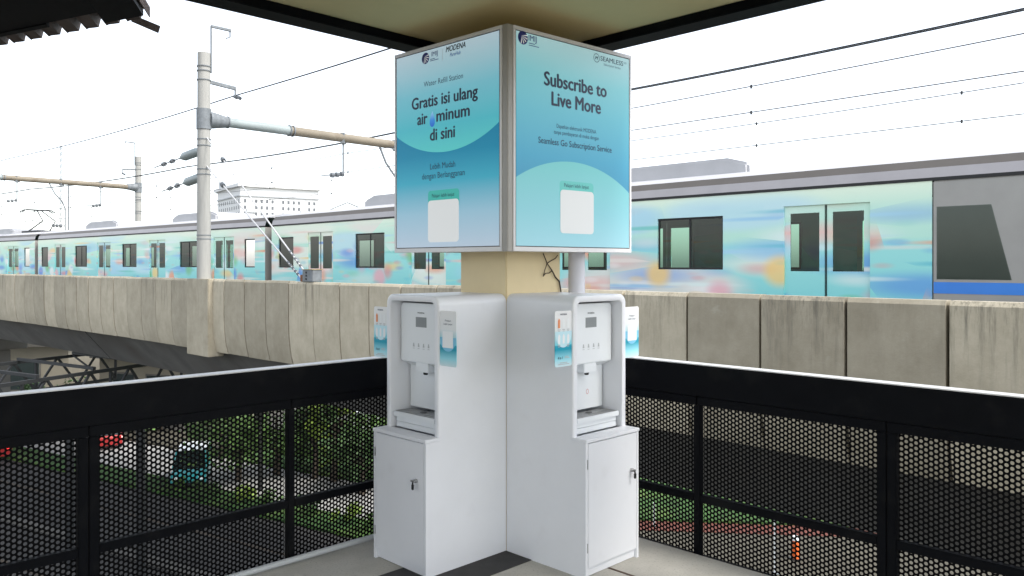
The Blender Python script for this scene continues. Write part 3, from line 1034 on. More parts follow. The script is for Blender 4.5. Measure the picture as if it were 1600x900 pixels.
# parapet panels, one mesh each
H = ZP1 - ZP0
PW = 1.05
def panel_mesh(wd, far=False):
    mb = MB()
    e = .019
    prof = [(.12, 0), (.075, .16), (.042, .34), (.018, .56), (.005, .80), (0, 1.0), (0, H - .05), (.02, H - .015), (.03, H), (.19, H), (.19, 1.0), (.30, 0)]
    n = len(prof)
    V = [(e, o, z) for o, z in prof] + [(wd - e, o, z) for o, z in prof]
    mb.add(V, [tuple(range(n)), tuple(range(2 * n - 1, n - 1, -1))] + [(k, n + k, n + (k + 1) % n, (k + 1) % n) for k in range(n)])
    return mb.mesh('parapet_panel', M['conc'], smooth=15)
PM = panel_mesh(PW)
k0 = -20
MAST_S = 14.9
for k in range(k0, 62):
    s0 = k * PW
    a, b = path(s0), path(s0 + PW)
    d = b - a
    nn = Vector((d.y, -d.x, 0)).normalized() * random.uniform(-.009, .009)
    o = link('parapet_panel', PM, via, (b.x + nn.x, b.y + nn.y, ZP0 + random.uniform(-.006, .006)), math.atan2(-d.y, -d.x) + random.uniform(-.006, .006))
# inner backing so no light shows through the joints, and the far parapet
sweep([(.31, ZP0 + .03), (.40, ZP0 + .03), (.26, 1.0 + ZP0), (.26, ZP1 - .05), (.21, ZP1 - .05), (.21, 1.0 + ZP0)], -20, 65, 1.05, 'parapet_backing', M['truss'])
sweep([(DW - .18, ZP0), (DW, ZP0), (DW, ZP1), (DW - .18, ZP1)], -26, 108, 2.1, 'far_parapet', M['conc'])
# mast plinth in the parapet
def plinth(s, off_out=.13, wd=1.25, z0=ZP0 - .12, z1=ZP1 + .004):
    a = path(s)
    h = heading(s)
    mb = MB().box(-wd / 2, wd / 2, -off_out, .30, 0, z1 - z0)
    return mb.build('mast_plinth', M['conc'], via, loc=(a.x, a.y, z0), rz=math.atan2(-math.cos(h), math.sin(h)), bevel=.015)
plinth(MAST_S)
# piers
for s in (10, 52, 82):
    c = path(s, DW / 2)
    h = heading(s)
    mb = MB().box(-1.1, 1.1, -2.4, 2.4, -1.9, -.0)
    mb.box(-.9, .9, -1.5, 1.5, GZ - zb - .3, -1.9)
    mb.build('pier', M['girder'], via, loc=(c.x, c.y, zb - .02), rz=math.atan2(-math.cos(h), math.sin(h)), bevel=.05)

# ------------------------------------------------------------------ overhead line portals and wires
ZBOOM = EYE + 3.85
PORTAL2 = 40.0
def lamp_hook(mb, base, top, d):
    mb.tube([base, (base[0], base[1], top), ], .022, 6)
def portal(s, label, far_off, hang, zoff=0, near=True):
    base = path(s, 0.05, 0)
    far = path(s, far_off, 0)
    t = thing('catenary_portal', label, 'catenary portal', (base.x, base.y, ZP1), 0, 'overhead line portals along the viaduct')
    bx = lambda p, z: Vector((p.x - base.x, p.y - base.y, z - ZP1))
    n = (far - base).normalized()
    along = Vector((-n.y, n.x, 0))
    zt = EYE + 5.60 + zoff
    ZB0 = ZBOOM + zoff
    for q in (base, far):
        pm = MB()
        zz0 = (ZP1 - .02) if q is base else ZP0 + .17
        pm.tube([bx(q, zz0), bx(q, zt)], [.178, .160], 24)
        pm.build('pole', M['pole'], t, smooth=50)
        for z in (zt - .36, zt - .48, zt - .72, ZB0 - .53, ZB0 - .70, ZB0 - 1.32, ZB0 - 1.46, ZP1 + 1.05, ZP1 + 1.15):
            MB().tube([bx(q, z - .012), bx(q, z + .012)], .182, 20).build('clamp', M['galv'], t, smooth=40)
        MB().tube([bx(q, ZB0 - .27), bx(q, ZB0 + .27)], .190, 20).build('collar', M['galv'], t, smooth=40)
        sgn = 1 if q is base else -1
        sk = MB()
        c0, c1 = bx(q, ZB0) + n * .12 * sgn, bx(q, ZB0) + n * .64 * sgn
        sk.tube([c0, c0 + (c1 - c0) * .25, c1], [.24, .22, .15], 12)
        sk.build('socket', M['galv'], t, smooth=30)
        # upright with a crooked tip, and the feeder arm
        hk = MB()
        b0 = bx(q, zt - .5) + along * -.0 + n * .2 * sgn
        tp = b0 + Vector((0, 0, 1.25))
        hk.tube([b0, tp], .024, 6)
        hk.bar(tp, tp + n * .55 * sgn, .07, .06)
        e = tp + n * .53 * sgn
        hk.tube([e, e + Vector((0, 0, -.18)), e + Vector((0, 0, -.24)) - n * .12 * sgn], .02, 6)
        f0 = bx(q, zt - .72) - n * .1 * sgn
        f1 = bx(q, zt - .80) + n * .88 * sgn
        hk.bar(f0, f1, .08, .09)
        hk.tube([f1, f1 + Vector((0, 0, -.26))], .024, 6)
        hk.build('bracket', M['galv'], t, smooth=40)
        g = f1 + Vector((0, 0, -.26))
        for k in range(2):
            ins = MB()
            ins.tube([g + along * (-.08 - .2 * k) + Vector((0, 0, -.05 * k)), g + along * (.04 - .2 * k) + Vector((0, 0, .05 - .05 * k))], [.05, .05], 8)
            ins.build('insulator', M['insul'], t, smooth=40)
    # boom
    L_ = (far - base).length
    B0 = bx(base, ZB0)
    k1 = .62
    k2 = 2.55
    MB().tube([B0 + n * k1, B0 + n * k2], .135, 16).build('boom_sleeve', M['sleeve'], t, smooth=50)
    MB().tube([B0 + n * k2, B0 + n * (L_ - .6)], .135, 16).build('boom', M['boom'], t, smooth=50)
    fl = MB()
    for q in (k1 + .02, k2 - .05, k2 + .06, L_ - .62):
        fl.tube([B0 + n * q, B0 + n * (q + .035)], .165, 14)
    fl.build('flange', M['galv'], t, smooth=40)
    for (o, kind) in hang:
        h0 = B0 + n * o + Vector((0, 0, -.1))
        hb = MB()
        hb.tube([h0 + n * -.06 + Vector((0, 0, -.02)), h0 + n * -.06 + Vector((0, 0, .25))], .02, 6)
        hb.bar(h0 + Vector((0, 0, -.08)), h0 + Vector((0, 0, .24)), .26, .12)
        if kind == 'short':
            hb.tube([h0, h0 + Vector((0, 0, -.95))], .028, 6)
            hb.build('hanger', M['galv'], t, smooth=40)
            ins = MB()
            e = h0 + Vector((0, 0, -1.0))
            for k in range(3):
                ins.tube([e + n * (-.1 - .17 * k) + Vector((0, 0, -.03 * k)), e + n * (.0 - .17 * k) + Vector((0, 0, -.03 * k))], .075, 8)
            ins.tube([e, e - n * .75 + Vector((0, 0, -.1))], .018, 6)
            ins.build('insulator', M['insul'], t, smooth=40)
        else:
            hb.tube([h0 + n * .35, h0 + n * .35 + Vector((0, 0, -2.5))], .035, 8)
            hb.tube([h0 - n * .6, h0 - n * .35 + Vector((0, 0, -.5)), h0 + n * .05 + Vector((0, 0, -.95)), h0 + n * .18 + Vector((0, 0, -1.3)), h0 + n * .18 + Vector((0, 0, -2.5))], .035, 8)
            e = h0 + n * .2 + Vector((0, 0, -2.2))
            hb.build('hanger', M['galv'], t, smooth=40)
            ar = MB()
            ar.tube([e, e - n * .9 + Vector((0, 0, .02)), e - n * 2.0 + Vector((0, 0, .35)), e - n * 3.0 + Vector((0, 0, -.05))], .018, 6)
            for k in range(3):
                ar.tube([e - n * (.2 + .17 * k), e - n * (.3 + .17 * k)], .08, 8)
            ar.build('registration_arm', M['insul'], t, smooth=40)
    return t, base, far, n, along

pt1, b1, f1, n1, al1 = portal(MAST_S, 'nearer overhead line portal, its brown boom reaching from the big pole behind the sign', 9.9,
                              [(4.35, 'short'), (6.3, 'drop'), (8.9, 'short')])
pt2, b2, f2, n2, al2 = portal(PORTAL2, 'farther overhead line portal with its brown boom at the left edge', 9.4,
                              [(3.2, 'short'), (5.3, 'drop'), (7.3, 'short')], .5)
# strain wires with sleeve tensioners anchored on the nearer pole
for i, (z, lab) in enumerate(((EYE + 3.05, 'upper grey tensioner strung from the near concrete pole to the left'), (EYE + 2.35, 'lower grey tensioner strung from the near concrete pole to the left'))):
    q = Vector((b1.x, b1.y, z))
    d = (path(MAST_S + 14, 1.4 + .8 * i, z - .45) - q).normalized()
    t = thing('tensioner', lab, 'tensioner', q, 0, 'tensioners on the near pole')
    MB().tube([d * .18, d * .55, d * 1.35, d * 1.75], [.05, .125, .125, .03], 14).build('spring_drum', M['sleeve'], t, smooth=40)
    for k in (2.3, 3.0):
        MB().tube([d * k, d * (k + .14)], .07, 8).build('insulator', M['insul'], t, smooth=40)
    MB().tube([d * 1.7, d * 3.9], .016, 6).build('strain_wire', M['wire'], t)
# two stays from the near pole down to an anchor on the parapet
AN = path(9.75, .1, ZP1)
anchor = thing('stay_anchor', 'grey steel stay anchor box standing on the parapet left of the sign', 'anchor', AN, math.atan2(-math.cos(heading(9.7)), math.sin(heading(9.7))))
mb = MB()
mb.box(-.15, .27, -.10, .14, 0, .26)
mb.build('box', M['galv'], anchor, bevel=.01)
MB().box(-.165, .285, -.115, .155, .261, .273).build('lid', mat('yellowed steel lid', (.35, .27, .12), .6, 0, .2, 5), anchor)
MB().box(-.30, -.155, -.07, .08, 0, .15).build('bracket', M['rust'], anchor, bevel=.01)
bl = MB()
for k in range(3):
    bl.tube([(.02, -.10, .06 + .07 * k), (.02, -.12, .06 + .07 * k)], .02, 8)
bl.build('bolt', M['dark'], anchor)
for i, (z, lab) in enumerate(((EYE + 3.3, 'upper of the two pale stay wires running down to the anchor box'), (EYE + 2.55, 'lower of the two pale stay wires running down to the anchor box'))):
    a = Vector((b1.x, b1.y, z)) + (AN - b1).normalized() * .18
    b = AN + Vector((0, 0, .22 - .13 * i)) + (b1 - AN).normalized() * (.16 + .12 * i)
    t = thing('stay_wire', lab, 'stay wire', a, 0, 'stay wires of the near pole')
    d = b - a
    MB().tube([(0, 0, 0), d], .018, 6).build('wire', M['thinwire'], t)
    dn = d.normalized()
    for k in [.18] + [.86 + .022 * j for j in range(5)]:
        r_ = .06 if k < .3 else .03
        MB().tube([d * k, d * k + dn * (.10 if k < .3 else .055)], r_, 8).build('insulator', M['insul'], t, smooth=40)

def wire(name, label, off, z, r, s0=-24, s1=100, sag=.25, span=19, m='wire', clips=None, twin=0):
    t = thing(name, label, 'wire', path(0, off, z), 0, 'overhead wires above the tracks')
    o0 = path(0, off, z)
    for tw_ in range(1 + (1 if twin else 0)):
        pts = []
        s = s0
        while s <= s1:
            ph = ((s - MAST_S) / span) % 1.0
            pts.append(path(s, off, z - sag * 4 * ph * (1 - ph) + tw_ * twin) - o0)
            s += 1.0
        MB().tube(pts, r, 6).build('wire', M[m], t)
    if clips:
        cm = MB()
        for s in clips:
            ph = ((s - MAST_S) / span) % 1.0
            q = path(s, off, z - sag * 4 * ph * (1 - ph)) - o0
            cm.tube([q + Vector((0, 0, .03)), q + Vector((0, 0, -.04))], .02, 6)
        cm.build('clip', M['wire'], t)
    return t
cl = [-16 + 4.4 * k for k in range(16)]
cl2 = [-14 + 4.4 * k for k in range(16)]
wire('overhead_wire', 'topmost dark feeder wire carried on the near pole\'s upper arm', .95, EYE + 4.62, .017, sag=.05)
wire('overhead_wire', 'thick twin feeder wire above the far track, highest wire right of the sign', 9.0, EYE + 5.0, .017, sag=.12, twin=.035)
wire('overhead_wire', 'thin carrier wire over the near track', 4.5, EYE + 3.40, .0105, sag=.12, clips=cl, m='palewire')
wire('overhead_wire', 'thin contact wire hanging low over the near track', 4.5, EYE + 2.82, .0105, sag=0, clips=cl, m='palewire')
wire('overhead_wire', 'thin carrier wire over the far track', 8.3, EYE + 3.45, .0105, sag=.12, clips=cl2, m='palewire')
wire('overhead_wire', 'lowest thin contact wire, over the far track', 8.3, EYE + 2.82, .0105, sag=0, clips=cl2, m='palewire')

# ------------------------------------------------------------------ the train
TS = 3.2                              # near side of the train from the parapet face
TWD = 2.95
ZRAIL = ZP0 + .30
Z_FL, Z_SILL, Z_WTOP, Z_CANT, Z_GUT = .75, EYE - .08, EYE + .84, EYE + 1.19, EYE + 1.50
LC = 20.0
DOORS = [2.94, 7.84, 12.74, 17.64]
WINS = [(.55, 1.45), (4.72, 6.06), (9.62, 10.96), (14.52, 15.86)]
def carriage(front_end, label, a, b, last=False):
    """local X runs from the rear (a) to the front (b), -Y is the side the camera sees, z absolute heights from the ground of the platform"""
    d = b - a
    t = thing('train_carriage', label, 'train carriage', (a.x, a.y, 0), math.atan2(d.y, d.x), 'carriages of the passing train')
    L_ = d.length
    hw = TWD / 2
    doors = DOORS[:3] + ([17.64] if not front_end else [17.64])
    wins = list(WINS) + ([] if front_end else [(18.95, 19.6)])
    x0 = .12
    x1 = L_ - .12
    wrap_end = 19.18 if front_end else x1
    # side skins with openings: strips
    def side(sgn, nm, m):
        mb = MB()
        y = sgn * hw
        ops = sorted([(c - .68, c + .68, Z_FL + .35, Z_WTOP + .10) for c in doors] + [(p, q, Z_SILL, Z_WTOP) for p, q in wins])
        xs = x0
        zl, zh = Z_FL, Z_CANT
        for (p, q, lo, hi) in ops:
            mb.add([(xs, y, zl), (p, y, zl), (p, y, zh), (xs, y, zh)], [(0, 1, 2, 3)])
            mb.add([(p, y, zl), (q, y, zl), (q, y, lo), (p, y, lo)], [(0, 1, 2, 3)])
            mb.add([(p, y, hi), (q, y, hi), (q, y, zh), (p, y, zh)], [(0, 1, 2, 3)])
            dp_ = .035 * -sgn
            for (u0, v0, u1, v1) in ((p, lo, q, lo), (q, lo, q, hi), (q, hi, p, hi), (p, hi, p, lo)):   # reveals
                mb.add([(u0, y, v0), (u1, y, v1), (u1, y + dp_, v1), (u0, y + dp_, v0)], [(0, 1, 2, 3)])
            xs = q
        mb.add([(xs, y, zl), (wrap_end, y, zl), (wrap_end, y, zh), (xs, y, zh)], [(0, 1, 2, 3)])
        return mb.build(nm, m, t)
    side(-1, 'body_side', M['wrap'])
    side(1, 'body_side', M['wrap'])
    # ends and floor
    e = MB()
    e.add([(x0, -hw, Z_FL), (x0, hw, Z_FL), (x0, hw, Z_CANT), (x0, -hw, Z_CANT)], [(0, 1, 2, 3)])
    e.add([(x0, -hw, Z_FL), (wrap_end, -hw, Z_FL), (wrap_end, hw, Z_FL), (x0, hw, Z_FL)], [(0, 1, 2, 3)])
    if not front_end:
        e.add([(x1, -hw, Z_FL), (x1, hw, Z_FL), (x1, hw, Z_CANT), (x1, -hw, Z_CANT)], [(0, 1, 2, 3)])
    e.build('end_wall', M['tsteel'], t)
    it = MB()
    it.box(x0 + .1, wrap_end - .1, -hw + .12, hw - .12, Z_FL + .30, Z_FL + .36)
    it.build('cabin_floor', M['tsteel'], t)
    st_ = MB()
    for (p, q) in ((x0 + .1, 2.2), (3.7, 7.1), (8.6, 12.0), (13.5, 16.9)):
        for sg in (-1, 1):
            st_.box(p, q, min(sg * (hw - .12), sg * (hw - .55)), max(sg * (hw - .12), sg * (hw - .55)), Z_FL + .36, Z_FL + .80)
            st_.box(p, q, min(sg * (hw - .12), sg * (hw - .20)), max(sg * (hw - .12), sg * (hw - .20)), Z_FL + .80, Z_SILL - .05)
    st_.build('bench', mat('train bench blue', (.05, .16, .20), .7), t)
    # cantrail bands
    for (z0, z1, in0, in1, m, nm) in ((Z_CANT, Z_CANT + .045, .012, .012, 'trubber', 'gutter_seal'), (Z_CANT + .045, Z_CANT + .19, .0, -.045, 'troofband2', 'gutter'), (Z_CANT + .19, Z_GUT, -.045, -.14, 'troofband', 'cantrail')):
        mb = MB()
        for sg in (-1, 1):
            mb.add([(x0, sg * (hw + in0), z0), (x1, sg * (hw + in0), z0), (x1, sg * (hw + in1), z1), (x0, sg * (hw + in1), z1)], [(0, 1, 2, 3)])
        if nm == 'gutter_seal':
            for sg in (-1, 1):
                mb.add([(x0, sg * hw, z0), (x1, sg * hw, z0), (x1, sg * (hw + .012), z0), (x0, sg * (hw + .012), z0)], [(0, 1, 2, 3)])
        mb.build(nm, M[m], t)
    rf = MB()
    prof = [(hw - .14, Z_GUT), (hw - .45, Z_GUT + .11), (hw - .9, Z_GUT + .17), (0, Z_GUT + .20), (-hw + .9, Z_GUT + .17), (-hw + .45, Z_GUT + .11), (-hw + .14, Z_GUT)]
    n = len(prof)
    rf.add([(x0, q[0], q[1]) for q in prof] + [(x1, q[0], q[1]) for q in prof], [(k, k + 1, n + k + 1, n + k) for k in range(n - 1)] + [tuple(range(n)), tuple(range(n, 2 * n))])
    rf.build('roof', M['troof'], t, smooth=35)
    for (p, q) in ((4.2, 7.6), (12.6, 16.0)):
        ac = MB()
        pr = [(p, Z_GUT + .05), (q, Z_GUT + .05), (q - .02, Z_GUT + .30), (q - .45, Z_GUT + .42), (p + .45, Z_GUT + .42), (p + .02, Z_GUT + .30)]
        ac.xzprism(pr, -.85, .85)
        ac.build('air_conditioner', M['troof'], t, bevel=.05, seg=2)
    for c in doors:
        for sg in (-1, 1):
            y = sg * (hw - .03)
            dm = MB()
            ya, yb = min(y, y - .02 * sg), max(y, y - .02 * sg)
            for (p, q) in ((c - .68, c - .006), (c + .006, c + .68)):
                a_, b_ = (p + .10, q - .10)
                dm.box(p, a_, ya, yb, Z_FL + .35, Z_WTOP + .10)
                dm.box(b_, q, ya, yb, Z_FL + .35, Z_WTOP + .10)
                dm.box(a_, b_, ya, yb, Z_FL + .35, Z_SILL - .02)
                dm.box(a_, b_, ya, yb, Z_WTOP - .02, Z_WTOP + .10)
            dd = dm.build('door', M['wrap'], t)
            se = MB()
            for (p, q) in ((c - .016, c - .0062), (c + .0062, c + .016)):
                se.box(p, q, min(y, y + .006 * sg), max(y, y + .006 * sg), Z_FL + .36, Z_WTOP + .09)
            se.build('seal', M['trubber'], dd)
            for (p, q) in ((c - .58, c - .106), (c + .106, c + .58)):
                MB().add([(p, y - .008 * sg, Z_SILL - .02), (q, y - .008 * sg, Z_SILL - .02), (q, y - .008 * sg, Z_WTOP - .02), (p, y - .008 * sg, Z_WTOP - .02)], [(0, 1, 2, 3)]).build('pane', M['tglassg'], dd)
    for (p, q) in wins:
        for sg in (-1, 1):
            y = sg * (hw - .028)
            wf = MB()
            for (u0, u1, v0, v1) in ((p, q, Z_SILL, Z_SILL + .035), (p, q, Z_WTOP - .035, Z_WTOP), (p, p + .035, Z_SILL + .035, Z_WTOP - .035), (q - .035, q, Z_SILL + .035, Z_WTOP - .035)):
                wf.box(u0, u1, min(y, y + .01 * -sg), max(y, y + .01 * -sg), v0, v1)
            if q - p > 1.2:
                wf.box((p + q) / 2 - .015, (p + q) / 2 + .015, min(y, y + .01 * -sg), max(y, y + .01 * -sg), Z_SILL + .036, Z_WTOP - .036)
            w_ = wf.build('window', M['trubber'], t)
            yy = y + .012 * -sg
            MB().add([(p, yy, Z_SILL), (q, yy, Z_SILL), (q, yy, Z_WTOP), (p, yy, Z_WTOP)], [(0, 1, 2, 3)]).build('pane', M['tglass'], w_)
    if front_end:
        # bare grey cab with a raked nose, a tall side window and a blue stripe
        nose = [(wrap_end + .001, Z_FL), (x1 + .62, Z_FL), (x1 + .66, Z_SILL - .15), (x1 + .20, Z_CANT), (wrap_end + .001, Z_CANT)]
        cb = MB()
        cb.xzprism(nose, -hw, hw)
        cb.build('cab', M['tsteel'], t, bevel=.02)
        yy = -hw - .004
        gw = MB()
        gw.add([(a_, yy, b_) for a_, b_ in ((wrap_end + .06, Z_SILL - .12), (wrap_end + .98, Z_SILL - .12), (wrap_end + .74, Z_WTOP - .02), (wrap_end + .06, Z_WTOP - .02))], [(0, 1, 2, 3)])
        gw.build('cab_window', M['tglass'], t)
        st = MB()
        st.add([(a_, yy, b_) for a_, b_ in ((wrap_end + .02, Z_SILL - .32), (x1 + .62, Z_SILL - .32), (x1 + .60, Z_SILL - .16), (wrap_end + .02, Z_SILL - .16))], [(0, 1, 2, 3)])
        st.build('stripe', M['tblue'], t)
        wz = MB()
        wz.add([(x1 + .672, -1.1, Z_SILL), (x1 + .672, 1.1, Z_SILL), (x1 + .29, 1.1, Z_WTOP + .1), (x1 + .29, -1.1, Z_WTOP + .1)], [(0, 1, 2, 3)])
        wz.build('windscreen', M['tglass'], t)
    # running gear
    for bx_ in (3.1, L_ - 3.1):
        bg = MB()
        bg.box(bx_ - 1.5, bx_ + 1.5, -1.05, 1.05, ZRAIL + .35, ZRAIL + .75)
        for ax in (-1.05, 1.05):
            for sg in (-1, 1):
                bg.tube([(bx_ + ax, sg * .50, ZRAIL + .43), (bx_ + ax, sg * .60, ZRAIL + .43)], .43, 18)
        bg.build('bogie', M['truss'], t)
    # gangway bellows at the rear
    if not last:
        MB().box(-.26, .115, -.6, .6, Z_FL + .1, Z_CANT - .1).build('gangway', M['trubber'], t)
    return t

c_off = TS + TWD / 2
s_rear = 17.05
labels = ['leading train carriage with a bare grey cab at the right edge', 'second train carriage, between the sign and the gap left of the near pole', 'third train carriage, a pantograph on its roof at the left', 'fourth train carriage, farthest off at the left edge']
cars = []
for i in range(4):
    a = path(s_rear + i * 20.25, c_off)
    b = path(s_rear + i * 20.25 - 20.0 - (.75 if i == 0 else 0), c_off)
    cars.append(carriage(i == 0, labels[i], a, b, i == 3))
# pantograph on the third carriage
pg = MB()
zr = Z_GUT + .2
pg.tube([(17.0, -.5, zr + .05), (18.2, -.3, zr + .55), (17.0, -.1, zr + 1.15)], .03, 6)
pg.tube([(17.0, .5, zr + .05), (18.2, .3, zr + .55), (17.0, .1, zr + 1.15)], .03, 6)
pg.tube([(17.0, -.8, zr + 1.05), (17.0, -.6, zr + 1.17), (17.0, .6, zr + 1.17), (17.0, .8, zr + 1.05)], .03, 6)
pg.tube([(16.7, -.8, zr + 1.05), (16.7, -.6, zr + 1.17), (16.7, .6, zr + 1.17), (16.7, .8, zr + 1.05)], .03, 6)
pg.box(16.4, 18.4, -.6, .6, zr - .06, zr + .06)
pg.build('pantograph', M['truss'], cars[2])

# ------------------------------------------------------------------ corrugated canopy at the upper left
A_, B_ = Vector((-4.05, 6.3, EYE + 1.72)), Vector((-2.42, 5.35, EYE + 1.655))
cnp = thing('corrugated_canopy', 'rusty corrugated roof edge of a neighbouring canopy at the upper left', 'canopy', A_)
def canopy():
    ax = (B_ - A_)
    Lx = ax.length
    ax.normalize()
    dn = Vector((-B_.x, -B_.y, 0)).normalized()      # runs back towards the platform side
    dn = Vector((.22, -.97, .05)).normalized()
    mb = MB()
    pitch = .235
    prof = []
    x = -pitch * 14
    while x < Lx + .01:
        for (fx, fz) in ((0, 0), (.10, .005), (.62, .0), (.74, .065), (.90, .065)):
            prof.append((min(x + fx * pitch, Lx), fz))
        x += pitch
    n = len(prof)
    V = []
    th = .004
    for k in (0, 1):
        for (px, pz) in prof:
            V.append(ax * px + Vector((0, 0, pz)) + dn * (k * 2.6))
    for k in (0, 1):
        for (px, pz) in prof:
            V.append(ax * px + Vector((0, 0, pz + th)) + dn * (k * 2.6))
    F = []
    for i in range(n - 1):
        F.append((i, i + 1, n + i + 1, n + i))
        F.append((2 * n + i, 3 * n + i, 3 * n + i + 1, 2 * n + i + 1))
        F.append((i, 2 * n + i, 2 * n + i + 1, i + 1))
    F += [(n - 1, 3 * n - 1, 4 * n - 1, 2 * n - 1)]
    mb.add(V, F)
    mb.build('roof_sheet', M['roof_sheet'], cnp)
    def slab(x0, x1, d0, d1, z0, z1):
        q = [ax * x0 + dn * d0, ax * x1 + dn * d0, ax * x1 + dn * d1, ax * x0 + dn * d1]
        return MB().add([p_ + Vector((0, 0, z0)) for p_ in q] + [p_ + Vector((0, 0, z1)) for p_ in q], [(0, 3, 2, 1), (4, 5, 6, 7), (0, 1, 5, 4), (1, 2, 6, 5), (2, 3, 7, 6), (3, 0, 4, 7)])
    slab(-3.2, Lx - 1.02, .26, .32, -.035, -.004).build('purlin', M['black'], cnp)
    slab(-3.2, Lx - .44, .321, 2.6, -.028, -.006).build('soffit', M['black'], cnp)
    slab(Lx - .43, Lx - .02, .14, 2.6, -.035, -.006).build('end_plate', M['black'], cnp)
    for xx in (-2.2, -1.0, .2):
        slab(xx, xx + .08, .55, 2.6, -.09, -.0285).build('rafter', M['black'], cnp)
    ft = MB()
    t0 = ax * (Lx - .22) + Vector((0, 0, .02))
    t1 = ax * (Lx + .07) + Vector((0, 0, -.085)) - dn * .02
    ft.add([t0 + Vector((0, 0, .03)), t0 + Vector((0, 0, -.005)) - dn * .05, t1 + Vector((0, 0, -.012)) - dn * .03, t1 + Vector((0, 0, .018)) + ax * .03], [(0, 1, 2, 3)])
    V0 = [t0 + Vector((0, 0, .03)), t0 + Vector((0, 0, -.005)) - dn * .05, t1 + Vector((0, 0, -.012)) - dn * .03, t1 + Vector((0, 0, .018)) + ax * .03]
    V1 = [q + Vector((0, 0, .004)) + dn * .006 for q in V0]
    ft = MB().add(V0 + V1, [(0, 1, 2, 3), (7, 6, 5, 4), (0, 4, 5, 1), (1, 5, 6, 2), (2, 6, 7, 3), (3, 7, 4, 0)])
    ft.build('bent_flashing', M['roof_sheet'], cnp)
canopy()

# ------------------------------------------------------------------ street level
def gp(x, yv, z=0): return (x, yv, GZ + z)
tag(MB().add([(-2500, -400, GZ), (2500, -400, GZ), (2500, 3500, GZ), (-2500, 3500, GZ)], [(0, 1, 2, 3)]).build('ground', M['soil']), 'bare ground far below', kind='structure')
RA, RM = Vector((.86, -.51)).normalized(), Vector((.51, .86)).normalized()
def strip(name, q0, q1, a0, a1, z, m, label):
    pts = [RA * a0 + RM * q0, RA * a1 + RM * q0, RA * a1 + RM * q1, RA * a0 + RM * q1]
    mb = MB().prism([tuple(p) for p in pts], GZ - .05, GZ + z)
    return tag(mb.build(name, M[m]), label, kind='structure')
A0_, A1_ = -140, -17
strip('road', 28.6, 33.6, A0_, -22, .010, 'lane', 'pale concrete street behind the left railing')
strip('verge', 26.6, 28.6, A0_, A1_, .14, 'lawn', 'narrow planted verge beside the pale street')
strip('lane', 20.6, 26.6, A0_, A1_, .006, 'asphalt', 'grey lane in front of the verge')
strip('kerb', 20.1, 20.6, A0_, A1_, .14, 'kerb', 'low kerb between two grey lanes')
strip('lane', 8, 20.1, A0_, A1_, .010, 'asphalt', 'nearest grey lane below the left railing')
for q, nm in ((23.6, .010), (17.2, .014), (14.0, .014)):
    strip('lane_joint', q, q + .22, A0_, A1_, nm, 'bark', 'dark joint along the lane')
strip('lawn', 33.6, 46, -42, -20, .12, 'lawn', 'shaded grass under the street trees')
strip('pavement', 33.6, 37, A0_, -42.2, .14, 'pave', 'paved footway along the far side of the street')
# right side: lawn, brick path, paving under the viaduct
def quad(name, pts, z, m, label):
    return tag(MB().prism(pts, GZ - .05, GZ + z).build(name, M[m]), label, kind='structure')
quad('lawn', [(-2, 38.2), (30, 35), (60, 40), (60, 70), (-2, 75)], .16, 'lawn', 'green lawn seen under the viaduct at the right')
quad('brick_path', [(-2, 36.9), (30, 33.7), (30, 35), (-2, 38.2)], .05, 'brick', 'red brick path along the lawn')
quad('paving', [(-2, 16), (40, 16), (40, 32.7), (30, 33.7), (-2, 36.9)], .02, 'pave', 'beige paving below the right railing')

def leaf_crown(r, h, n, seed, m, clusters=16, size=.30):
    rnd = random.Random(seed)
    mb = MB()
    cs = []
    for _ in range(clusters):
        a = rnd.uniform(0, 2 * math.pi); q = math.sqrt(rnd.random()) * r * .8
        cs.append((Vector((q * math.cos(a), q * math.sin(a), rnd.uniform(-.4, .5) * h)), rnd.uniform(.28, .5) * r))
    for _ in range(n):
        c, cr_ = rnd.choice(cs)
        v = Vector((rnd.gauss(0, 1), rnd.gauss(0, 1), rnd.gauss(0, .8))).normalized() * cr_ * rnd.uniform(.5, 1.05)
        p_ = c + v
        ax = Vector((rnd.uniform(-1, 1), rnd.uniform(-1, 1), rnd.uniform(-.6, .6))).normalized()
        bx_ = ax.cross(Vector((rnd.uniform(-1, 1), rnd.uniform(-1, 1), rnd.uniform(-1, 1)))).normalized()
        s_ = size * rnd.uniform(.5, 1.2)
        mb.add([p_ - ax * s_ * .5, p_ + bx_ * s_ * .28, p_ + ax * s_ * .5, p_ - bx_ * s_ * .28], [(0, 1, 2, 3)])
    return mb, cs

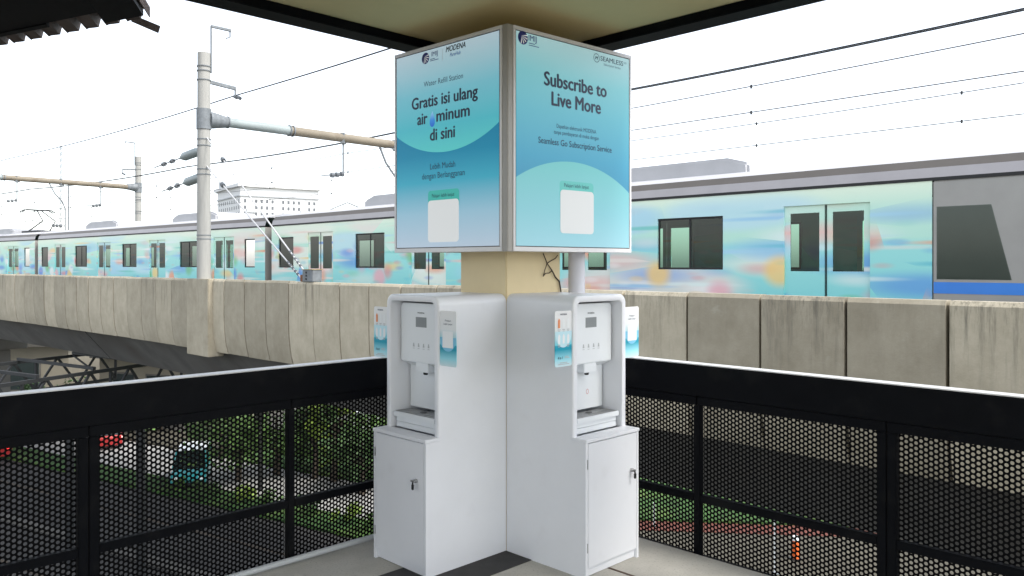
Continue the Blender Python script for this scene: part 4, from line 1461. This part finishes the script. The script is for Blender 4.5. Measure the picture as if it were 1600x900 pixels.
def tree(x, yv, h, r, m, seed, label, n=1700, group='street trees below the railing'):
    t = thing('tree', label, 'tree', gp(x, yv), 0, group)
    mb, cs = leaf_crown(r, (h * .62), n, seed, m)
    mb.v = [(a, b, c + h * .62) for a, b, c in mb.v]
    mb.build('crown', M[m], t)
    tk = MB()
    tk.tube([(0, 0, -.1), (.05, .03, h * .25), (-.04, .05, h * .55), (0, 0, h * .85)], [.20, .16, .11, .04], 8)
    for c, _ in cs[:7]:
        tk.tube([(0, 0, h * .32), (c.x * .45, c.y * .45, h * .48 + c.z * .3), (c.x * .9, c.y * .9, h * .62 + c.z * .8)], [.09, .06, .02], 6)
    tk.build('trunk', M['bark'], t, smooth=50)
    return t
def at(px, py):                          # where a point of the street lies on the ground
    d = 12 * 1250 / (py - 414)
    return ((px - 800) / 1250 * d, d)
trees = [(372, 752, 4.2, 2.6, 'leaf', 'round green street tree beside the teal minivan'),
         (345, 716, 4.6, 2.4, 'leafd', 'dark green tree behind the teal minivan'),
         (432, 742, 4.0, 2.3, 'leaf', 'bushy tree right of the teal minivan, near the lamp'),
         (522, 752, 5.6, 1.5, 'leafl', 'tall narrow lime green tree left of the white truck'),
         (566, 772, 3.2, 2.2, 'leafd', 'dark low tree close to the left cabinet'),
         (492, 748, 5.4, 1.9, 'leafd', 'dark tree between the lamp and the lime green tree'),
         (250, 676, 3.4, 2.4, 'leaf', 'tree far along the pale street'),
         (600, 745, 4.8, 2.2, 'leaf', 'green tree hidden mostly behind the left cabinet'),
         (1150, 742, 5.2, 2.4, 'leaf', 'tree on the lawn under the viaduct at the right'),
         (80, 675, 3.4, 2.4, 'leafd', 'dark tree at the far left of the street')]
for i, (px, py, h, r, m, lab) in enumerate(trees):
    x, yv = at(px, py)
    tree(x, yv, h, r, m, 100 + i, lab)
# clipped shrubs along the verge
rs = random.Random(5)
for i in range(9):
    c = RA * (-37 + i * 2.3 + rs.uniform(-.4, .4)) + RM * 27.6
    mb, _ = leaf_crown(.8, .7, 260, 300 + i, 'leaf', 6, .22)
    mb.v = [(a, b, max(.02, c_ + .38)) for a, b, c_ in mb.v]
    o = mb.build('shrub', M[['leaf', 'leafd', 'leafl'][i % 3]], loc=(c.x, c.y, GZ + .12))
    tag(o, 'low green shrub in the row along the street verge', 'shrub', 'low shrubs along the street verge')

for i in range(7):
    c = RA * (-36.5 + i * 1.9 + rs.uniform(-.4, .4)) + RM * (34.9 + rs.uniform(-.4, .5))
    mb, _ = leaf_crown(1.25, 1.2, 420, 400 + i, 'leaf', 8, .28)
    mb.v = [(a, b, max(.02, c_ + .6)) for a, b, c_ in mb.v]
    o = mb.build('shrub', M[['leaf', 'leaf', 'leafl', 'leafd'][i % 4]], loc=(c.x, c.y, GZ + .12))
    tag(o, 'rounded green bush under the street trees beyond the pale street', 'bush', 'bushes under the street trees')

# vehicles
def vehicle(x, yv, rz, paint, L_, W_, Hh, label, cat, kind='van', lit=False):
    t = thing({'van': 'minivan', 'car': 'parked_car', 'truck': 'box_truck'}[kind], label, cat, gp(x, yv, .02), rz, 'vehicles in the street')
    hw = W_ / 2
    if kind == 'van':
        low = [(0, .28), (L_, .28), (L_, .62), (L_ - .15, .85), (L_ - .55, 1.0), (.1, 1.0), (0, .9)]
        cab = [(.08, 1.0), (L_ - .62, 1.0), (L_ - 1.25, Hh), (.25, Hh)]
    elif kind == 'car':
        low = [(0, .25), (L_, .25), (L_, .6), (L_ - .2, .72), (L_ - 1.0, .88), (.1, .90), (0, .75)]
        cab = [(.2, .90), (L_ - 1.05, .88), (L_ - 1.75, Hh), (.9, Hh)]
    else:
        low = [(0, .5), (L_, .5), (L_, 1.2), (L_ - .1, 1.3), (L_ - 1.7, 1.3), (L_ - 1.7, 1.0), (0, 1.0)]
        cab = [(L_ - 1.65, 1.3), (L_ - .12, 1.3), (L_ - .35, 2.1), (L_ - 1.65, 2.1)]
    MB().xzprism(low, -hw, hw).build('body', paint, t, bevel=.06, seg=2)
    ins = .10
    n = len(cab)
    V = [(a, -hw + .02, b) if b < Hh - .01 and b < 2.05 else (a, -hw + ins + .05, b) for a, b in cab] + [(a, hw - .02, b) if b < Hh - .01 and b < 2.05 else (a, hw - ins - .05, b) for a, b in cab]
    MB().add(V, [tuple(range(n)), tuple(range(2 * n - 1, n - 1, -1))] + [(i, n + i, n + (i + 1) % n, (i + 1) % n) for i in range(n)]).build('cabin_glass', M['glass'], t, bevel=.02)
    top = [p_ for p_ in cab if p_[1] >= (Hh if kind != 'truck' else 2.1) - .01]
    xs = [p_[0] for p_ in top]
    zt = top[0][1]
    MB().box(min(xs) - .03, max(xs) + .03, -hw + ins + .02, hw - ins - .02, zt + .002, zt + .05).build('roof', M['white_roof'] if kind == 'van' else paint, t, bevel=.015)
    pil = MB()
    for sg in (-1, 1):
        for (a, b) in zip(cab, cab[1:] + cab[:1]):
            if abs(a[1] - b[1]) > .2:
                ya = sg * (hw - .015); yb2 = sg * (hw - ins - .045)
                lo, hi = (a, b) if a[1] < b[1] else (b, a)
                pil.bar((lo[0], ya, lo[1]), (hi[0], yb2, hi[1]), .07, .07)
        if kind != 'truck':
            pil.bar((L_ * .42, sg * (hw - .012), cab[0][1]), (L_ * .42, sg * (hw - ins - .042), zt), .08, .05)
    pil.build('pillar', paint, t)
    if kind == 'truck':
        MB().box(0, L_ - 1.75, -hw, hw, 1.05, Hh).build('cargo_box', paint, t, bevel=.03)
    for x_ in (.75 if kind != 'truck' else 1.2, L_ - .8):
        for sg in (-1, 1):
            wh = MB().tube([(x_, sg * (hw - .17), .31), (x_, sg * (hw + .005), .31)], .31, 20).build('wheel', M['tyre'], t, smooth=40)
            MB().tube([(x_, sg * (hw + .006), .31), (x_, sg * (hw + .012), .31)], .19, 14).build('rim', M['galv'], wh)
    for sg in (-1, 1):
        MB().box(L_ - .02, L_ + .012, sg * (hw - .22) - .14, sg * (hw - .22) + .14, .56 if kind != 'truck' else .8, .74 if kind != 'truck' else .98).build('headlight', M['card'], t, bevel=.01)
        MB().box(-.015, .02, sg * (hw - .14) - .09, sg * (hw - .14) + .09, .66, .86).build('tail_light', M['redlit'] if lit else M['redpl'], t, bevel=.01)
    MB().box(L_ - .05, L_ + .03, -hw + .05, hw - .05, .26, .44).build('bumper', M['dark'], t, bevel=.02)
    return t
M['redpl'] = mat('red lens', (.35, .01, .01), .3)
rl = bpy.data.materials.new('lit red lamp')
rl.use_nodes = True
rl.node_tree.nodes['Principled BSDF'].inputs['Base Color'].default_value = (.5, .01, .01, 1)
rl.node_tree.nodes['Principled BSDF'].inputs['Emission Color'].default_value = (1, .02, .02, 1)
rl.node_tree.nodes['Principled BSDF'].inputs['Emission Strength'].default_value = 3
M['redlit'] = rl
M['white_roof'] = mat('white car roof paint', (.7, .72, .72), .3, 0, .04, 2, coat=.5)
tealp = mat('teal car paint', (.03, .30, .32), .3, .1, .05, 2, coat=.5)
redp = mat('red car paint', (.42, .02, .02), .3, .1, .05, 2, coat=.5)
whitep = mat('white car paint', (.72, .72, .72), .35, 0, .04, 2, coat=.5)
greyp = mat('grey car paint', (.12, .12, .13), .3, .3, .04, 2, coat=.5)
bluep = mat('blue car paint', (.08, .22, .40), .3, .1, .04, 2, coat=.5)
x, yv = at(307, 740); vehicle(x, yv, R(-75), tealp, 3.7, 1.75, 1.85, 'teal minivan with a white roof driving down the pale street', 'minivan', 'van')
x, yv = at(15, 722); vehicle(x - 1, yv, R(118), redp, 4.2, 1.75, 1.5, 'red car with lit tail lights at the left edge of the street', 'car', 'car', True)
x, yv = at(168, 704); vehicle(x, yv, R(120), redp, 4.2, 1.75, 1.5, 'red car farther along the pale street, left of the teal minivan', 'car', 'car')
x, yv = at(566, 706); vehicle(x, yv, R(-25), whitep, 5.6, 2.0, 2.7, 'white box truck parked behind the trees left of the cabinet', 'truck', 'truck')
x, yv = at(95, 556); vehicle(x, yv, R(10), whitep, 4.4, 1.8, 1.9, 'white van far beyond the viaduct at the left', 'van', 'van')

# street light pole with a red signal
x, yv = at(406, 766)
sg_ = thing('traffic_signal', 'dark traffic signal post showing red, right of the teal minivan', 'traffic signal', gp(x, yv))
MB().tube([(0, 0, 0), (0, 0, 3.7)], [.11, .09], 12).build('post', M['dark'], sg_, smooth=40)
hd = MB().box(-.18, .18, -.14, .14, 3.7, 4.6).build('signal_head', M['dark'], sg_, bevel=.02)
for k, m in enumerate(('redlit', 'dark', 'dark')):
    MB().tube([(0, -.141, 4.42 - .28 * k), (0, -.16, 4.42 - .28 * k)], .11, 14).build('lens', M[m], hd)

# right: two slim white posts and an orange traffic post
for (px, pb, pt_, lab) in ((1022, 824, 786, 'short slim white post by the brick path, left of the railing post'), (1211, 897, 812, 'tall slim white post standing in front of the brick path')):
    x, yv = at(px, pb)
    h = (pb - pt_) * yv / 1250
    t = thing('slim_post', lab, 'post', gp(x, yv, .02), 0, 'slim white posts below the right railing')
    MB().tube([(0, 0, 0), (0, 0, h)], .05, 10).build('shaft', M['card'], t, smooth=40)
    MB().tube([(0, 0, h), (0, 0, h + .06)], [.05, .01], 10).build('cap', M['card'], t, smooth=40)
    MB().box(-.12, .12, -.12, .12, 0, .03).build('foot', M['galv'], t)
x, yv = at(1243, 874)
t = thing('traffic_post', 'orange traffic post with a pale top seen through the right railing', 'traffic post', gp(x, yv, .02))
MB().tube([(0, 0, .0), (0, 0, .05)], [.26, .24], 16).build('base', M['dark'], t, smooth=40)
MB().tube([(0, 0, .05), (0, 0, .35), (0, 0, .75)], [.17, .14, .12], 16).build('body', M['orange'], t, smooth=40)
MB().tube([(0, 0, .75), (0, 0, .92), (0, 0, .96)], [.12, .115, .06], 16).build('top', M['card'], t, smooth=40)

# steel truss canopy frame beyond the left railing
def truss_frame():
    t = thing('steel_truss_frame', 'dark steel roof truss frame under the viaduct at the left', 'steel frame', (-15, 24, EYE - 3.6))
    def rel3(x, yv, z): return (x + 15, yv - 24, z)
    lines = [((-17.4, 18.5), (-12.6, 30.5)), ((-22.2, 20.5), (-16.6, 33.5))]
    zt, zbm = 0.0, -1.15
    for (p0, p1) in lines:
        p0, p1 = Vector(p0), Vector(p1)
        mb = MB()
        N_ = 8
        pt = lambda k, z: rel3(*(p0 + (p1 - p0) * k), z)
        mb.bar(pt(0, zt), pt(1, zt), .11, .11)
        mb.bar(pt(0, zbm), pt(1, zbm), .11, .11)
        for k in range(N_):
            a, b = k / N_, (k + 1) / N_
            m_ = (a + b) / 2
            mb.bar(pt(a, zbm), pt(m_, zt), .07, .07)
            mb.bar(pt(m_, zt), pt(b, zbm), .07, .07)
        for k in (0, .25, .5, .75, 1):
            mb.bar(pt(k, zbm), pt(k, zt), .08, .08)
        mb.build('truss', M['truss'], t)
    a0, a1 = Vector(lines[0][0]), Vector(lines[0][1])
    b0, b1 = Vector(lines[1][0]), Vector(lines[1][1])
    for i, k in enumerate((.06, .22, .38, .54, .70, .86, .98)):
        p_, q_ = a0 + (a1 - a0) * k, b0 + (b1 - b0) * k
        MB().bar(rel3(p_.x, p_.y, .12), rel3(q_.x, q_.y, .12), .10, .10).build('purlin', M['rust'] if i == 2 else M['truss'], t)
    br = MB()
    for k in (.06, .38, .70):
        p_, q_ = a0 + (a1 - a0) * k, b0 + (b1 - b0) * (k + .16)
        br.bar(rel3(p_.x, p_.y, .02), rel3(q_.x, q_.y, .02), .05, .05)
    br.build('brace', M['truss'], t)
    for p_ in (a0 + (a1 - a0) * .1, a0 + (a1 - a0) * .85, b0 + (b1 - b0) * .1, b0 + (b1 - b0) * .85):
        MB().box(p_.x + 15 - .12, p_.x + 15 + .12, p_.y - 24 - .12, p_.y - 24 + .12, GZ - (EYE - 3.6), zbm - .06).build('column', M['truss'], t)
truss_frame()

# low concrete buildings beyond the viaduct at the left
def low_building(x, yv, wd, dp_, h, rz, label, openings):
    t = thing('concrete_building', label, 'building', gp(x, yv), rz, 'low concrete buildings beyond the viaduct')
    MB().box(0, wd, 0, dp_, 0, h).build('wall', M['bld'], t)
    MB().box(-.4, wd + .4, -.6, dp_ + .2, h + .003, h + .45).build('roof_slab', M['kerb'], t)
    for (x0, x1, z0, z1) in openings:
        f = MB()
        f.box(x0 - .12, x1 + .12, -.08, -.003, z0 - .12, z1 + .12)
        ff = f.build('window', M['kerb'], t)
        MB().add([(x0, -.085, z0), (x1, -.085, z0), (x1, -.085, z1), (x0, -.085, z1)], [(0, 1, 2, 3)]).build('pane', M['glass'], ff)
    return t
low_building(-52, 62, 17, 10, 5.6, R(4), 'low beige concrete building with dark openings beyond the viaduct', [(3 + 3.2 * k, 5.2 + 3.2 * k, 2.2, 4.4) for k in range(4)])
low_building(-33, 64, 12, 8, 4.6, R(-20), 'grey concrete shed behind the steel trusses', [(1.5 + 3.4 * k, 3.6 + 3.4 * k, 1.6, 3.4) for k in range(3)])

# far white hotel-like block and a radio mast
def far_block():
    t = thing('office_block', 'large white block with rows of small windows far behind the train', 'building', (-96.7, 285, GZ), R(35))
    W_, D_, Hh = 29, 30, 40.0
    MB().box(0, W_, 0, D_, 0, Hh).build('wall', M['paintw'], t)
    MB().box(-1.2, W_ + 1.2, -1.2, D_ + 1.2, Hh + .01, Hh + 1.1).build('roof', M['paintw'], t)
    MB().box(-.5, W_ + .5, -.5, D_ + .5, Hh - 3.4, Hh - 3.0).build('cornice', M['lightgrey'], t)
    MB().box(-.6, 5, 20, 26, Hh + 1.11, Hh + 3.6).build('roof_house', M['lightgrey'], t)
    wm = MB().box(-.42, .42, -.08, .10, -.6, .6).mesh('window', M['winfar'])
    for r_ in range(4):
        for c_ in range(14):
            if c_ in (1, 6, 11): continue
            link('window', wm, t, (1.6 + c_ * 1.98, -.02, Hh - 5 - 2.3 * r_))
    for r_ in range(4):
        for c_ in range(10):
            link('window', wm, t, (-.02, 2.2 + c_ * 2.8, Hh - 5 - 2.3 * r_), R(90))
    for c_ in (1, 11):
        MB().box(1.6 + c_ * 1.98 - 1.6, 1.6 + c_ * 1.98 + 1.6, -.5, -.01, Hh - 9.2, Hh - 7.9).build('balcony', M['lightgrey'], t)
far_block()
t = thing('radio_mast', 'thin lattice radio mast far off at the left', 'mast', ((95 - 800) / 1250 * 160, 160, GZ))
mb = MB()
for a in (0, 120, 240):
    mb.tube([(.35 * math.cos(R(a)), .35 * math.sin(R(a)), 0), (.2 * math.cos(R(a)), .2 * math.sin(R(a)), 36)], .05, 4)
for k in range(30):
    for a in (0, 120, 240):
        q = .33 - .13 * k / 30
        mb.tube([(q * math.cos(R(a)), q * math.sin(R(a)), k * 1.2), (q * math.cos(R(a + 120)), q * math.sin(R(a + 120)), k * 1.2 + 1.2)], .025, 4)
mb.build('lattice', M['galv'], t)
